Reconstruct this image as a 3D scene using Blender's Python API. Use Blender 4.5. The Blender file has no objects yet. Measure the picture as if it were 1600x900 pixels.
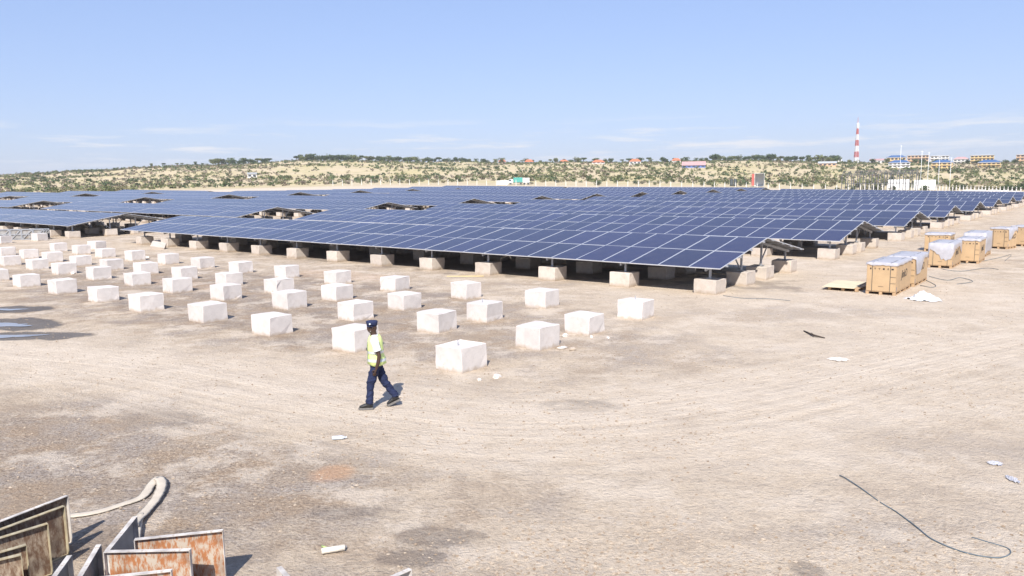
import bpy, bmesh, math, random
import numpy as np
from mathutils import Vector, Matrix, Euler
random.seed(7); RNG = np.random.default_rng(11)
R = math.radians
scene = bpy.context.scene
col = scene.collection

# ------------------------------------------------------------------ camera
CAM_H = 4.75; F_PX = 1193.32; PITCH = 0.1372; ROLL = -0.0129
cam_d = bpy.data.cameras.new('camera'); cam = bpy.data.objects.new('camera', cam_d); col.objects.link(cam)
cam_d.sensor_width = 36; cam_d.lens = 36 * F_PX / 1600; cam_d.clip_start = 0.1; cam_d.clip_end = 20000
cam.matrix_world = Matrix.Translation((0, 0, CAM_H)) @ Matrix.Rotation(math.pi/2 - PITCH, 4, 'X') @ Matrix.Rotation(ROLL, 4, 'Z')
scene.camera = cam

# ------------------------------------------------------------------ sky and sun
SUN_VEC = Vector((0.12, 1.0, -0.98)).normalized()      # the way the light travels
SUN_EL = math.asin(-SUN_VEC.z); SUN_AZ = math.atan2(-SUN_VEC.x, -SUN_VEC.y)   # azimuth of the sun from +Y towards +X
world = bpy.data.worlds.new('World'); scene.world = world; world.use_nodes = True
wn = world.node_tree.nodes; wl = world.node_tree.links; wn.clear()
w_out = wn.new('ShaderNodeOutputWorld'); w_bg = wn.new('ShaderNodeBackground'); w_sky = wn.new('ShaderNodeTexSky')
w_sky.sky_type = 'NISHITA'; w_sky.sun_disc = False; w_sky.sun_elevation = SUN_EL; w_sky.sun_rotation = SUN_AZ
w_sky.altitude = 0; w_sky.air_density = 1.2; w_sky.dust_density = 0.3; w_sky.ozone_density = 1.0
w_bg.inputs['Strength'].default_value = 0.12
w_gam = wn.new('ShaderNodeGamma'); w_gam.inputs['Gamma'].default_value = 0.50           # hazy, evenly bright tropical sky
w_tint = wn.new('ShaderNodeVectorMath'); w_tint.operation = 'MULTIPLY'; w_tint.inputs[1].default_value = (1.27, 1.49, 2.16)
wl.new(w_sky.outputs['Color'], w_gam.inputs['Color']); wl.new(w_gam.outputs['Color'], w_tint.inputs[0])
# thin low clouds, a few wisps above the horizon
w_tc = wn.new('ShaderNodeTexCoord'); w_map = wn.new('ShaderNodeMapping'); w_map.inputs['Scale'].default_value = (6, 6, 75)
w_n = wn.new('ShaderNodeTexNoise'); w_n.inputs['Scale'].default_value = 1.3; w_n.inputs['Detail'].default_value = 7; w_n.inputs['Roughness'].default_value = 0.62
w_r = wn.new('ShaderNodeMapRange'); w_r.inputs[1].default_value = 0.52; w_r.inputs[2].default_value = 0.66
w_sep = wn.new('ShaderNodeSeparateXYZ')
w_lo = wn.new('ShaderNodeMapRange'); w_lo.inputs[1].default_value = 0.012; w_lo.inputs[2].default_value = 0.04
w_hi = wn.new('ShaderNodeMapRange'); w_hi.inputs[1].default_value = 0.085; w_hi.inputs[2].default_value = 0.045
w_m1 = wn.new('ShaderNodeMath'); w_m1.operation = 'MULTIPLY'; w_m2 = wn.new('ShaderNodeMath'); w_m2.operation = 'MULTIPLY'
w_m3 = wn.new('ShaderNodeMath'); w_m3.operation = 'MULTIPLY'; w_m3.inputs[1].default_value = 0.9
w_mix = wn.new('ShaderNodeMixRGB'); w_mix.inputs['Color2'].default_value = (5.3, 5.35, 5.6, 1)
wl.new(w_tc.outputs['Generated'], w_map.inputs['Vector']); wl.new(w_map.outputs['Vector'], w_n.inputs['Vector'])
wl.new(w_n.outputs['Fac'], w_r.inputs[0]); wl.new(w_tc.outputs['Generated'], w_sep.inputs[0])
wl.new(w_sep.outputs['Z'], w_lo.inputs[0]); wl.new(w_sep.outputs['Z'], w_hi.inputs[0])
wl.new(w_r.outputs[0], w_m1.inputs[0]); wl.new(w_lo.outputs[0], w_m1.inputs[1])
wl.new(w_m1.outputs[0], w_m2.inputs[0]); wl.new(w_hi.outputs[0], w_m2.inputs[1]); wl.new(w_m2.outputs[0], w_m3.inputs[0])
wl.new(w_m3.outputs[0], w_mix.inputs['Fac']); wl.new(w_tint.outputs[0], w_mix.inputs['Color1'])
wl.new(w_mix.outputs['Color'], w_bg.inputs['Color']); wl.new(w_bg.outputs['Background'], w_out.inputs['Surface'])
sun_d = bpy.data.lights.new('sun', 'SUN'); sun = bpy.data.objects.new('sun', sun_d); col.objects.link(sun)
sun_d.energy = 5.0; sun_d.angle = R(0.53); sun_d.color = (1.0, 0.955, 0.89)
sun.rotation_euler = SUN_VEC.to_track_quat('-Z', 'Y').to_euler(); sun.location = (0, -20, 40)
vs = scene.view_settings; vs.view_transform = 'Standard'; vs.look = 'None'; vs.gamma = 1; vs.use_curve_mapping = False
vs.exposure = 0.55

# ------------------------------------------------------------------ site survey (metres; s = along the rows, t = across them)
YAW = 0.90030; OX, OY = -1.2612, 18.621; S = 4.0882; BA, BB = 3.3959, 2.4679; TB = 16.091; D = 17.0923
U = (-math.sin(YAW), math.cos(YAW)); V = (math.cos(YAW), math.sin(YAW))
def st2xy(s, t): return (OX + s*U[0] + t*V[0], OY + s*U[1] + t*V[1])
def xy2st(x, y):
    dx, dy = x - OX, y - OY
    return dx*U[0] + dy*U[1], dx*V[0] + dy*V[1]
def ray(x, y):
    u, v = x - 800, y - 450; cr, sr = math.cos(ROLL), math.sin(ROLL); u, v = u*cr + v*sr, -u*sr + v*cr
    c, s = math.cos(PITCH), math.sin(PITCH); return (u/F_PX, c - v/F_PX*s, -s - v/F_PX*c)
def terr(s, t):
    s = np.clip(s, -60, 260); t = np.clip(t, -20, 330)
    f = lambda v: np.clip(v, 0, 1)**2*(3 - 2*np.clip(v, 0, 1))
    return -0.201*(t/100)**2 + 0.1618*(s/100)**2 + 0.9625*s*t/1e4 - 0.8*f((s*t - 14000)/12000) - 0.5*f((s - 150)/40)
SKY_X = [-900, -300, 0, 100, 170, 200, 300, 400, 440, 480, 560, 650, 750, 850, 950, 1050, 1100, 1200, 1300, 1380, 1480, 1600, 1900, 2600]
SKY_Y = [300, 287, 275, 270, 266, 263, 259.5, 258, 255, 253, 253, 255, 256, 255.5, 255, 254, 252.5, 252, 254, 256, 257, 255, 252, 250]
RIDGE = 900.0
_az = []; _zs = []
for _x, _y in zip(SKY_X, SKY_Y):
    _r = ray(_x, _y); _az.append(math.atan2(_r[0], _r[1])); _zs.append(CAM_H + RIDGE*_r[2]/math.hypot(_r[0], _r[1]))
LAT = RNG.random((512, 512))
def vnoise(x, y):
    xi = np.floor(x).astype(int); yi = np.floor(y).astype(int); fx = x - xi; fy = y - yi
    fx = fx*fx*(3-2*fx); fy = fy*fy*(3-2*fy)
    a = LAT[xi % 512, yi % 512]; b = LAT[(xi+1) % 512, yi % 512]; c = LAT[xi % 512, (yi+1) % 512]; d = LAT[(xi+1) % 512, (yi+1) % 512]
    return (a*(1-fx)+b*fx)*(1-fy) + (c*(1-fx)+d*fx)*fy
def fbm(x, y, o=4, g=0.5):
    r = 0; a = 1; n = 0
    for k in range(o):
        r = r + a*vnoise(x*2**k + 17.3*k, y*2**k + 5.7*k); n += a; a *= g
    return r/n
def sstep(x):
    x = np.clip(x, 0, 1); return x*x*(3-2*x)
def gz(x, y, rough=False):
    x = np.asarray(x, float); y = np.asarray(y, float)
    s, t = xy2st(x, y); d = np.hypot(x, y); az = np.arctan2(x, y)
    w = sstep((d - 400)/(RIDGE - 400))
    zs = np.interp(az, _az, _zs)
    z = terr(s, t)*(1-w) + zs*w
    hill = sstep((d-420)/200)*(1 - sstep((d-820)/80))
    z = z + hill*(fbm(x/60, y/60, 4) - 0.5)*5.0
    z = np.where(d > RIDGE, z - (d-RIDGE)*0.03, z)
    if rough:
        z = z + (fbm(x*1.3, y*1.3, 4) - 0.5)*0.03*(1 - sstep((d-30)/60))
    return z
def gzf(x, y): return float(gz(x, y))
def gpt(px, py, z=0):                       # where the sight line to a spot of the photo meets the ground (plus z)
    r = ray(px, py); zz = z
    for _ in range(40):
        k = (zz - CAM_H)/r[2]; X, Y = r[0]*k, r[1]*k; zz = z + gzf(X, Y)
    return X, Y
def at(px, dist):                           # a spot on the ground at a bearing and a distance
    r = ray(px, 285); h = math.hypot(r[0], r[1]); x, y = r[0]/h*dist, r[1]/h*dist
    return x, y, gzf(x, y)

# ------------------------------------------------------------------ mesh helpers
class MB:
    def __init__(self): self.v = []; self.f = []; self.m = []
    def add(self, vs, fs, m=0):
        o = len(self.v); self.v += [tuple(p) for p in vs]
        for f in fs: self.f.append(tuple(i+o for i in f)); self.m.append(m)
    def box(self, c, s, rot=None, m=0):
        x, y, z = s[0]/2, s[1]/2, s[2]/2
        vs = [(-x,-y,-z),(x,-y,-z),(x,y,-z),(-x,y,-z),(-x,-y,z),(x,-y,z),(x,y,z),(-x,y,z)]
        if rot is not None: vs = [rot @ Vector(p) for p in vs]
        vs = [(p[0]+c[0], p[1]+c[1], p[2]+c[2]) for p in vs]
        self.add(vs, [(0,3,2,1),(4,5,6,7),(0,1,5,4),(1,2,6,5),(2,3,7,6),(3,0,4,7)], m)
    def bar(self, p, q, w, h=None, m=0):     # square bar between two points
        h = h or w; p = Vector(p); q = Vector(q); d = (q-p).normalized()
        up = Vector((0,0,1)) if abs(d.z) < 0.9 else Vector((1,0,0))
        a = d.cross(up).normalized(); b = a.cross(d).normalized()
        vs = []
        for e in (p, q):
            for i, j in ((-1,-1),(1,-1),(1,1),(-1,1)): vs.append(e + a*(i*w/2) + b*(j*h/2))
        self.add(vs, [(0,1,2,3),(7,6,5,4),(0,4,5,1),(1,5,6,2),(2,6,7,3),(3,7,4,0)], m)
    def tube(self, pts, rad, n=8, m=0, squash=None, caps=True):
        pts = [Vector(p) for p in pts]; o = len(self.v); L = len(pts)
        rad = rad if isinstance(rad, (list, tuple)) else [rad]*L
        prev = None
        for i, p in enumerate(pts):
            d = (pts[min(i+1, L-1)] - pts[max(i-1, 0)]).normalized()
            if prev is None:
                up = Vector((0,0,1)) if abs(d.z) < 0.9 else Vector((1,0,0)); a = d.cross(up).normalized()
            else: a = (prev - d*prev.dot(d)).normalized()
            prev = a; b = d.cross(a)
            r = rad[i]; ra, rb = (r if isinstance(r, (list, tuple)) else (r, r))
            for k in range(n):
                an = 2*math.pi*k/n; self.v.append(tuple(p + a*(ra*math.cos(an)) + b*(rb*math.sin(an))))
        for i in range(L-1):
            for k in range(n):
                k2 = (k+1) % n; self.f.append((o+i*n+k, o+i*n+k2, o+(i+1)*n+k2, o+(i+1)*n+k)); self.m.append(m)
        if caps:
            self.f.append(tuple(o+k for k in reversed(range(n)))); self.m.append(m)
            self.f.append(tuple(o+(L-1)*n+k for k in range(n))); self.m.append(m)
    def prism(self, poly, z0, z1, m=0):
        n = len(poly); vs = [(p[0],p[1],z0) for p in poly] + [(p[0],p[1],z1) for p in poly]
        fs = [tuple(reversed(range(n))), tuple(range(n,2*n))] + [(i,(i+1)%n,n+(i+1)%n,n+i) for i in range(n)]
        self.add(vs, fs, m)
    def merge(self, o, mat=None):
        self.add([mat @ Vector(p) for p in o.v] if mat is not None else o.v, [])
        b = len(self.v) - len(o.v)
        for f, m in zip(o.f, o.m): self.f.append(tuple(i+b for i in f)); self.m.append(m)
    def mesh(self, name, mats, smooth=False):
        me = bpy.data.meshes.new(name); me.from_pydata(self.v, [], self.f)
        for m in (mats if isinstance(mats, (list, tuple)) else [mats]): me.materials.append(m)
        if any(self.m): me.polygons.foreach_set('material_index', self.m)
        if smooth: me.polygons.foreach_set('use_smooth', [True]*len(self.f))
        me.update(); return me
    def build(self, name, mats, parent=None, smooth=False):
        return link(name, self.mesh(name, mats, smooth), parent)
def link(name, me, parent=None, loc=None, rot=None):
    o = bpy.data.objects.new(name, me); col.objects.link(o)
    if parent is not None: o.parent = parent
    if loc is not None: o.location = loc
    if rot is not None: o.rotation_euler = rot
    return o
def tag(o, label=None, cat=None, group=None, kind=None):
    if label: o['label'] = label
    if cat: o['category'] = cat
    if group: o['group'] = group
    if kind: o['kind'] = kind
    return o
def empty(name, loc=(0,0,0), rz=0.0):
    o = bpy.data.objects.new(name, None); col.objects.link(o); o.location = loc; o.rotation_euler = (0,0,rz); o.empty_display_size = 0.3
    return o
ORD = ['first','second','third','fourth','fifth','sixth','seventh','eighth','ninth','tenth','eleventh','twelfth','thirteenth','fourteenth','fifteenth','sixteenth','seventeenth','eighteenth','nineteenth','twentieth']
def nth(i):
    if i < 20: return ORD[i]
    tens = {2:'twenty',3:'thirty',4:'forty',5:'fifty',6:'sixty',7:'seventy',8:'eighty',9:'ninety'}
    n = i + 1
    if n % 10 == 0: return tens[n//10][:-1] + 'ieth'
    return tens[n//10] + '-' + ORD[n % 10 - 1]

# ------------------------------------------------------------------ materials
def nodes_of(name):
    m = bpy.data.materials.new(name); m.use_nodes = True; nt = m.node_tree
    return m, nt.nodes, nt.links, nt.nodes['Principled BSDF']
def mat(name, c, rough=0.7, metal=0.0, var=0.12, scale=6.0, bump=0.0, bscale=40.0, spec=0.4, dirt=None, dscale=1.5, dthr=(0.5,0.7), rnd=0.0, coords='Object'):
    m, n, l, b = nodes_of(name)
    tc = n.new('ShaderNodeTexCoord'); no = n.new('ShaderNodeTexNoise'); no.inputs['Scale'].default_value = scale; no.inputs['Detail'].default_value = 6
    l.new(tc.outputs[coords], no.inputs['Vector'])
    mr = n.new('ShaderNodeMapRange'); mr.inputs[1].default_value = 0.3; mr.inputs[2].default_value = 0.7; mr.inputs[3].default_value = 1-var; mr.inputs[4].default_value = 1+var
    l.new(no.outputs['Fac'], mr.inputs[0])
    mx = n.new('ShaderNodeVectorMath'); mx.operation = 'SCALE'; mx.inputs[0].default_value = c[:3]
    l.new(mr.outputs[0], mx.inputs['Scale']); out = mx.outputs[0]
    if rnd:
        oi = n.new('ShaderNodeObjectInfo'); m2 = n.new('ShaderNodeMapRange'); m2.inputs[3].default_value = 1-rnd; m2.inputs[4].default_value = 1+rnd
        l.new(oi.outputs['Random'], m2.inputs[0]); v2 = n.new('ShaderNodeVectorMath'); v2.operation = 'SCALE'
        l.new(out, v2.inputs[0]); l.new(m2.outputs[0], v2.inputs['Scale']); out = v2.outputs[0]
    if dirt:
        d = n.new('ShaderNodeTexNoise'); d.inputs['Scale'].default_value = dscale; d.inputs['Detail'].default_value = 8; d.inputs['Roughness'].default_value = 0.65
        l.new(tc.outputs[coords], d.inputs['Vector'])
        r2 = n.new('ShaderNodeMapRange'); r2.inputs[1].default_value = dthr[0]; r2.inputs[2].default_value = dthr[1]; l.new(d.outputs['Fac'], r2.inputs[0])
        mm = n.new('ShaderNodeMixRGB'); mm.inputs['Color2'].default_value = (*dirt[:3], 1); l.new(r2.outputs[0], mm.inputs['Fac']); l.new(out, mm.inputs['Color1']); out = mm.outputs['Color']
    l.new(out, b.inputs['Base Color']); b.inputs['Roughness'].default_value = rough; b.inputs['Metallic'].default_value = metal
    b.inputs['Specular IOR Level'].default_value = spec
    if bump:
        bn = n.new('ShaderNodeTexNoise'); bn.inputs['Scale'].default_value = bscale; bn.inputs['Detail'].default_value = 5; l.new(tc.outputs[coords], bn.inputs['Vector'])
        bp = n.new('ShaderNodeBump'); bp.inputs['Strength'].default_value = bump; bp.inputs['Distance'].default_value = 0.02
        l.new(bn.outputs['Fac'], bp.inputs['Height']); l.new(bp.outputs['Normal'], b.inputs['Normal'])
    return m
def ground_material():
    m, n, l, b = nodes_of('soil')
    def attr(a): x = n.new('ShaderNodeAttribute'); x.attribute_name = a; return x
    def noise(vec, sc, det=6, ro=0.6):
        x = n.new('ShaderNodeTexNoise'); x.inputs['Scale'].default_value = sc; x.inputs['Detail'].default_value = det; x.inputs['Roughness'].default_value = ro
        l.new(vec, x.inputs['Vector']); return x.outputs['Fac']
    def rng(v, a, c, d=0.0, e=1.0):
        x = n.new('ShaderNodeMapRange'); x.inputs[1].default_value = a; x.inputs[2].default_value = c; x.inputs[3].default_value = d; x.inputs[4].default_value = e
        l.new(v, x.inputs[0]); return x.outputs[0]
    def math_(op, p, q):
        x = n.new('ShaderNodeMath'); x.operation = op
        for k, w in enumerate((p, q)):
            if isinstance(w, (int, float)): x.inputs[k].default_value = w
            else: l.new(w, x.inputs[k])
        return x.outputs[0]
    def mix(f, p, q):
        x = n.new('ShaderNodeMixRGB')
        if isinstance(f, (int, float)): x.inputs['Fac'].default_value = f
        else: l.new(f, x.inputs['Fac'])
        for k, w in (('Color1', p), ('Color2', q)):
            if isinstance(w, tuple): x.inputs[k].default_value = (*w, 1)
            else: l.new(w, x.inputs[k])
        return x.outputs['Color']
    tc = n.new('ShaderNodeTexCoord'); P = tc.outputs['Object']
    big = noise(P, 0.22, 6); mid = noise(P, 1.3, 10, 0.74); fine = noise(P, 9, 8, 0.7); grain = noise(P, 45, 4, 0.6)
    grey = attr('grey').outputs['Fac']; 
    gm = math_('ADD', grey, math_('MULTIPLY', math_('SUBTRACT', mid, 0.5), 1.5)); gm = math_('ADD', gm, math_('MULTIPLY', math_('SUBTRACT', big, 0.5), 0.9))
    gm = rng(gm, 0.22, 0.78)
    c = mix(gm, (0.545, 0.440, 0.325), (0.345, 0.272, 0.208))
    tone = noise(P, 0.75, 9, 0.72); c = mix(math_('MULTIPLY', rng(tone, 0.51, 0.57), math_('ADD', 0.14, math_('MULTIPLY', gm, 0.6))), c, (0.335, 0.285, 0.248)); c = mix(math_('MULTIPLY', rng(tone, 0.48, 0.42), math_('ADD', 0.16, math_('MULTIPLY', gm, 0.55))), c, (0.36, 0.255, 0.165))
    c = mix(math_('MULTIPLY', rng(fine, 0.51, 0.66), 0.52), c, (0.195, 0.145, 0.105))          # crumbs and clods
    c = mix(math_('MULTIPLY', rng(fine, 0.46, 0.28), 0.38), c, (0.60, 0.505, 0.40))            # pale dust
    c = mix(math_('MULTIPLY', rng(grain, 0.54, 0.68), 0.3), c, (0.215, 0.165, 0.125)); c = mix(math_('MULTIPLY', rng(grain, 0.42, 0.3), 0.35), c, (0.62, 0.53, 0.43))
    clod = noise(P, 19, 3, 0.55); c = mix(math_('MULTIPLY', rng(clod, 0.53, 0.60), math_('ADD', 0.06, math_('MULTIPLY', gm, 0.55))), c, (0.15, 0.112, 0.082)); c = mix(math_('MULTIPLY', rng(clod, 0.44, 0.36), 0.28), c, (0.62, 0.53, 0.43))
    ptc = noise(P, 0.5, 12, 0.78); c = mix(math_('MULTIPLY', rng(ptc, 0.51, 0.58), 0.62), c, (0.625, 0.53, 0.425)); c = mix(math_('MULTIPLY', rng(ptc, 0.47, 0.41), 0.48), c, (0.32, 0.245, 0.18))
    # tracks: streaks along the drive
    tv = attr('trk').outputs['Vector']; mp = n.new('ShaderNodeMapping'); mp.inputs['Scale'].default_value = (0.11, 3.6, 1); l.new(tv, mp.inputs['Vector'])
    streak = noise(mp.outputs['Vector'], 1.0, 7, 0.65); tw = attr('track').outputs['Fac']
    c = mix(math_('MULTIPLY', rng(streak, 0.51, 0.60), math_('MULTIPLY', tw, 0.65)), c, (0.61, 0.51, 0.395))
    c = mix(math_('MULTIPLY', rng(streak, 0.48, 0.38), math_('MULTIPLY', tw, 0.5)), c, (0.31, 0.24, 0.175))
    c = mix(math_('MULTIPLY', attr('pale').outputs['Fac'], rng(mid, 0.35, 0.6, 0.35, 1.0)), c, (0.655, 0.555, 0.445))
    c = mix(rng(math_('ADD', attr('rust').outputs['Fac'], math_('MULTIPLY', math_('SUBTRACT', mid, 0.5), 0.5)), 0.12, 0.75, 0.0, 0.8), c, (0.52, 0.30, 0.17))
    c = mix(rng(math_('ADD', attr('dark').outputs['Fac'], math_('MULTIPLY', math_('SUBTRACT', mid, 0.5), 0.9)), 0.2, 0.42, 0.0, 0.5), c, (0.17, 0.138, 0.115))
    wetm = rng(math_('ADD', attr('wet').outputs['Fac'], math_('MULTIPLY', math_('SUBTRACT', mid, 0.5), 0.9)), 0.35, 0.6)
    c = mix(math_('MULTIPLY', wetm, 0.85), c, (0.095, 0.078, 0.062))
    far = attr('far').outputs['Fac']
    fp = noise(P, 0.03, 8, 0.65); fq = noise(P, 0.12, 6, 0.65)
    fc = mix(rng(fp, 0.4, 0.62), (0.53, 0.43, 0.285), (0.46, 0.39, 0.20)); fc = mix(math_('MULTIPLY', rng(fq, 0.52, 0.70), 0.5), fc, (0.27, 0.24, 0.14))
    c = mix(far, c, fc)
    l.new(c, b.inputs['Base Color']); b.inputs['Specular IOR Level'].default_value = 0.15
    rr = rng(wetm, 0, 1, 0.95, 0.4); l.new(rr, b.inputs['Roughness'])
    hgt = math_('ADD', math_('MULTIPLY', math_('ADD', fine, math_('MULTIPLY', clod, 0.5)), 0.6), math_('ADD', math_('MULTIPLY', grain, 0.25), math_('MULTIPLY', mid, 1.2)))
    hgt = math_('ADD', hgt, math_('MULTIPLY', math_('MULTIPLY', streak, tw), 0.9))
    bp = n.new('ShaderNodeBump'); bp.inputs['Strength'].default_value = 0.9; bp.inputs['Distance'].default_value = 0.09
    l.new(hgt, bp.inputs['Height']); l.new(bp.outputs['Normal'], b.inputs['Normal'])
    return m
def panel_material():
    m, n, l, b = nodes_of('solar_glass')
    tc = n.new('ShaderNodeTexCoord'); uv = n.new('ShaderNodeUVMap'); sx = n.new('ShaderNodeSeparateXYZ'); l.new(uv.outputs['UV'], sx.inputs[0])
    def line(out, rep, w):                       # thin line every 1/rep
        a = n.new('ShaderNodeMath'); a.operation = 'MULTIPLY'; a.inputs[1].default_value = rep; l.new(out, a.inputs[0])
        f = n.new('ShaderNodeMath'); f.operation = 'FRACT'; l.new(a.outputs[0], f.inputs[0])
        s = n.new('ShaderNodeMath'); s.operation = 'SUBTRACT'; s.inputs[1].default_value = 0.5; l.new(f.outputs[0], s.inputs[0])
        ab = n.new('ShaderNodeMath'); ab.operation = 'ABSOLUTE'; l.new(s.outputs[0], ab.inputs[0])
        g = n.new('ShaderNodeMath'); g.operation = 'GREATER_THAN'; g.inputs[1].default_value = 0.5 - w; l.new(ab.outputs[0], g.inputs[0]); return g.outputs[0]
    a = line(sx.outputs['X'], 6, 0.016); c = line(sx.outputs['Y'], 24, 0.035); mxx = n.new('ShaderNodeMath'); mxx.operation = 'MAXIMUM'; l.new(a, mxx.inputs[0]); l.new(c, mxx.inputs[1])
    oi = n.new('ShaderNodeObjectInfo'); rv = n.new('ShaderNodeMapRange'); rv.inputs[3].default_value = 0.75; rv.inputs[4].default_value = 1.3; l.new(oi.outputs['Random'], rv.inputs[0])
    v = n.new('ShaderNodeVectorMath'); v.operation = 'SCALE'; v.inputs[0].default_value = (0.013, 0.011, 0.042); l.new(rv.outputs[0], v.inputs['Scale'])
    mx = n.new('ShaderNodeMixRGB'); mx.inputs['Color2'].default_value = (0.055, 0.06, 0.11, 1); 
    sc = n.new('ShaderNodeMath'); sc.operation = 'MULTIPLY'; sc.inputs[1].default_value = 0.6; l.new(mxx.outputs[0], sc.inputs[0]); l.new(sc.outputs[0], mx.inputs['Fac']); l.new(v.outputs[0], mx.inputs['Color1'])
    # a film of dust
    no = n.new('ShaderNodeTexNoise'); no.inputs['Scale'].default_value = 1.4; no.inputs['Detail'].default_value = 7; no.inputs['Roughness'].default_value = 0.7; l.new(tc.outputs['Object'], no.inputs['Vector'])
    dr = n.new('ShaderNodeMapRange'); dr.inputs[1].default_value = 0.35; dr.inputs[2].default_value = 0.75; dr.inputs[3].default_value = 0.01; dr.inputs[4].default_value = 0.075; l.new(no.outputs['Fac'], dr.inputs[0])
    m2 = n.new('ShaderNodeMixRGB'); m2.inputs['Color2'].default_value = (0.42, 0.36, 0.30, 1); l.new(dr.outputs[0], m2.inputs['Fac']); l.new(mx.outputs['Color'], m2.inputs['Color1'])
    l.new(m2.outputs['Color'], b.inputs['Base Color'])
    b.inputs['Roughness'].default_value = 0.16; b.inputs['IOR'].default_value = 1.45; b.inputs['Specular IOR Level'].default_value = 0.38
    return m
M = {}
M['soil'] = ground_material()
M['glass'] = panel_material()
M['alu'] = mat('aluminium_frame', (0.72, 0.73, 0.75), 0.42, 0.55, 0.06, 3)
M['backsheet'] = mat('module_back', (0.16, 0.16, 0.17), 0.55, 0, 0.15, 2)
M['galv'] = mat('galvanised_steel', (0.42, 0.43, 0.45), 0.5, 0.6, 0.15, 5)
M['concrete'] = mat('pale_concrete', (0.585, 0.54, 0.505), 0.92, 0, 0.07, 3.5, 0.35, 30, 0.15, dirt=(0.47, 0.41, 0.36), dscale=2.8, dthr=(0.56, 0.84), rnd=0.05)
M['footing'] = mat('dusty_concrete', (0.53, 0.465, 0.40), 0.92, 0, 0.09, 3.5, 0.35, 30, 0.15, dirt=(0.44, 0.36, 0.29), dscale=2.2, dthr=(0.52, 0.75), rnd=0.08)

def muddy(m, colr, top):
    nt = m.node_tree; n = nt.nodes; l = nt.links; b = n['Principled BSDF']; src = b.inputs['Base Color'].links[0].from_socket
    tc = n.new('ShaderNodeTexCoord'); sx = n.new('ShaderNodeSeparateXYZ'); l.new(tc.outputs['Object'], sx.inputs[0])
    no = n.new('ShaderNodeTexNoise'); no.inputs['Scale'].default_value = 6; no.inputs['Detail'].default_value = 7; l.new(tc.outputs['Object'], no.inputs['Vector'])
    a = n.new('ShaderNodeMath'); a.operation = 'MULTIPLY_ADD'; a.inputs[1].default_value = -0.22; l.new(no.outputs['Fac'], a.inputs[0]); l.new(sx.outputs['Z'], a.inputs[2])
    r = n.new('ShaderNodeMapRange'); r.inputs[1].default_value = top - 0.11; r.inputs[2].default_value = -0.11 - 0.02; r.inputs[4].default_value = 0.9; l.new(a.outputs[0], r.inputs[0])
    mx = n.new('ShaderNodeMixRGB'); mx.inputs['Color2'].default_value = (*colr, 1); l.new(r.outputs[0], mx.inputs['Fac']); l.new(src, mx.inputs['Color1'])
    v = n.new('ShaderNodeTexVoronoi'); v.inputs['Scale'].default_value = 11; l.new(tc.outputs['Object'], v.inputs['Vector'])
    p = n.new('ShaderNodeMapRange'); p.inputs[1].default_value = 0.14; p.inputs[2].default_value = 0.05; p.inputs[4].default_value = 0.55; l.new(v.outputs['Distance'], p.inputs[0])
    m2 = n.new('ShaderNodeMixRGB'); m2.inputs['Color2'].default_value = (0.30, 0.26, 0.22, 1); l.new(p.outputs[0], m2.inputs['Fac']); l.new(mx.outputs['Color'], m2.inputs['Color1'])
    l.new(m2.outputs['Color'], b.inputs['Base Color'])
muddy(M['concrete'], (0.40, 0.32, 0.24), 0.10); muddy(M['footing'], (0.36, 0.28, 0.20), 0.16)

# ------------------------------------------------------------------ ground: one sheet from the road to beyond the ridge
azs = list(np.radians(np.arange(-48, 48.01, 0.24))) + list(np.radians(np.arange(51, 309, 3.0)))
rad = [0.0, 3.0, 5.5]
while rad[-1] < 140: rad.append(rad[-1] + max(0.075, rad[-1]*0.0105))
while rad[-1] < 1100: rad.append(rad[-1]*1.022)
while rad[-1] < 2400: rad.append(rad[-1]*1.12)
azs = np.array(azs); rad = np.array(rad); NA, NR = len(azs), len(rad)
AA, RR = np.meshgrid(azs, rad); GX = RR*np.sin(AA); GY = RR*np.cos(AA); GZ = gz(GX, GY, True)
gv = np.stack([GX, GY, GZ], -1).reshape(-1, 3)
ii, jj = np.meshgrid(np.arange(NR-1), np.arange(NA), indexing='ij'); j2 = (jj+1) % NA
gf = np.stack([ii*NA+jj, (ii+1)*NA+jj, (ii+1)*NA+j2, ii*NA+j2], -1).reshape(-1, 4)[:, ::-1]
me = bpy.data.meshes.new('ground'); me.from_pydata(gv.tolist(), [], gf.tolist()); me.update()
fx, fy = gv[:, 0], gv[:, 1]; fs_, ft_ = xy2st(fx, fy); fd = np.hypot(fx, fy)
def blob(cx, cy, rx, ry, ang=0.0, soft=0.5):
    c, s = math.cos(ang), math.sin(ang); dx, dy = fx-cx, fy-cy
    e = np.sqrt(((dx*c+dy*s)/rx)**2 + ((-dx*s+dy*c)/ry)**2) + (fbm(fx*0.9, fy*0.9, 4) - 0.5)*0.9
    return 1 - sstep((e - (1-soft))/(2*soft))
def pblob(px, py, rx, ry, ang=0.0, soft=0.4):
    x, y = gpt(px, py); return blob(x, y, rx, ry, ang, soft)
grey = 0.24 + 0.14*(1 - sstep((fx + 3)/5))*(fd < 60)
ua = math.atan2(U[1], U[0])
bx_, by_ = st2xy(17, 4.5); grey = np.maximum(grey, 0.78*blob(bx_, by_, 22, 6.5, ua, 0.35))
for (px, py, rx, ry, w) in [(90, 690, 4.0, 3.4, 0.95), (330, 760, 3.6, 2.2, 0.88), (120, 800, 4, 2.0, 0.8), (420, 830, 2.0, 1.2, 0.6), (620, 850, 1.5, 0.8, 0.5), (1500, 700, 2.6, 1.3, 0.45), (1420, 830, 2.0, 0.8, 0.4), (1250, 490, 6, 1.6, 0.6), (900, 440, 8, 1.5, 0.45), (1000, 560, 3, 1.3, 0.5), (300, 560, 3, 1.2, 0.5), (760, 780, 2.2, 0.9, 0.4)]:
    grey = np.maximum(grey, w*pblob(px, py, rx, ry, 0, 0.5))
dark = 0*fx
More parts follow.
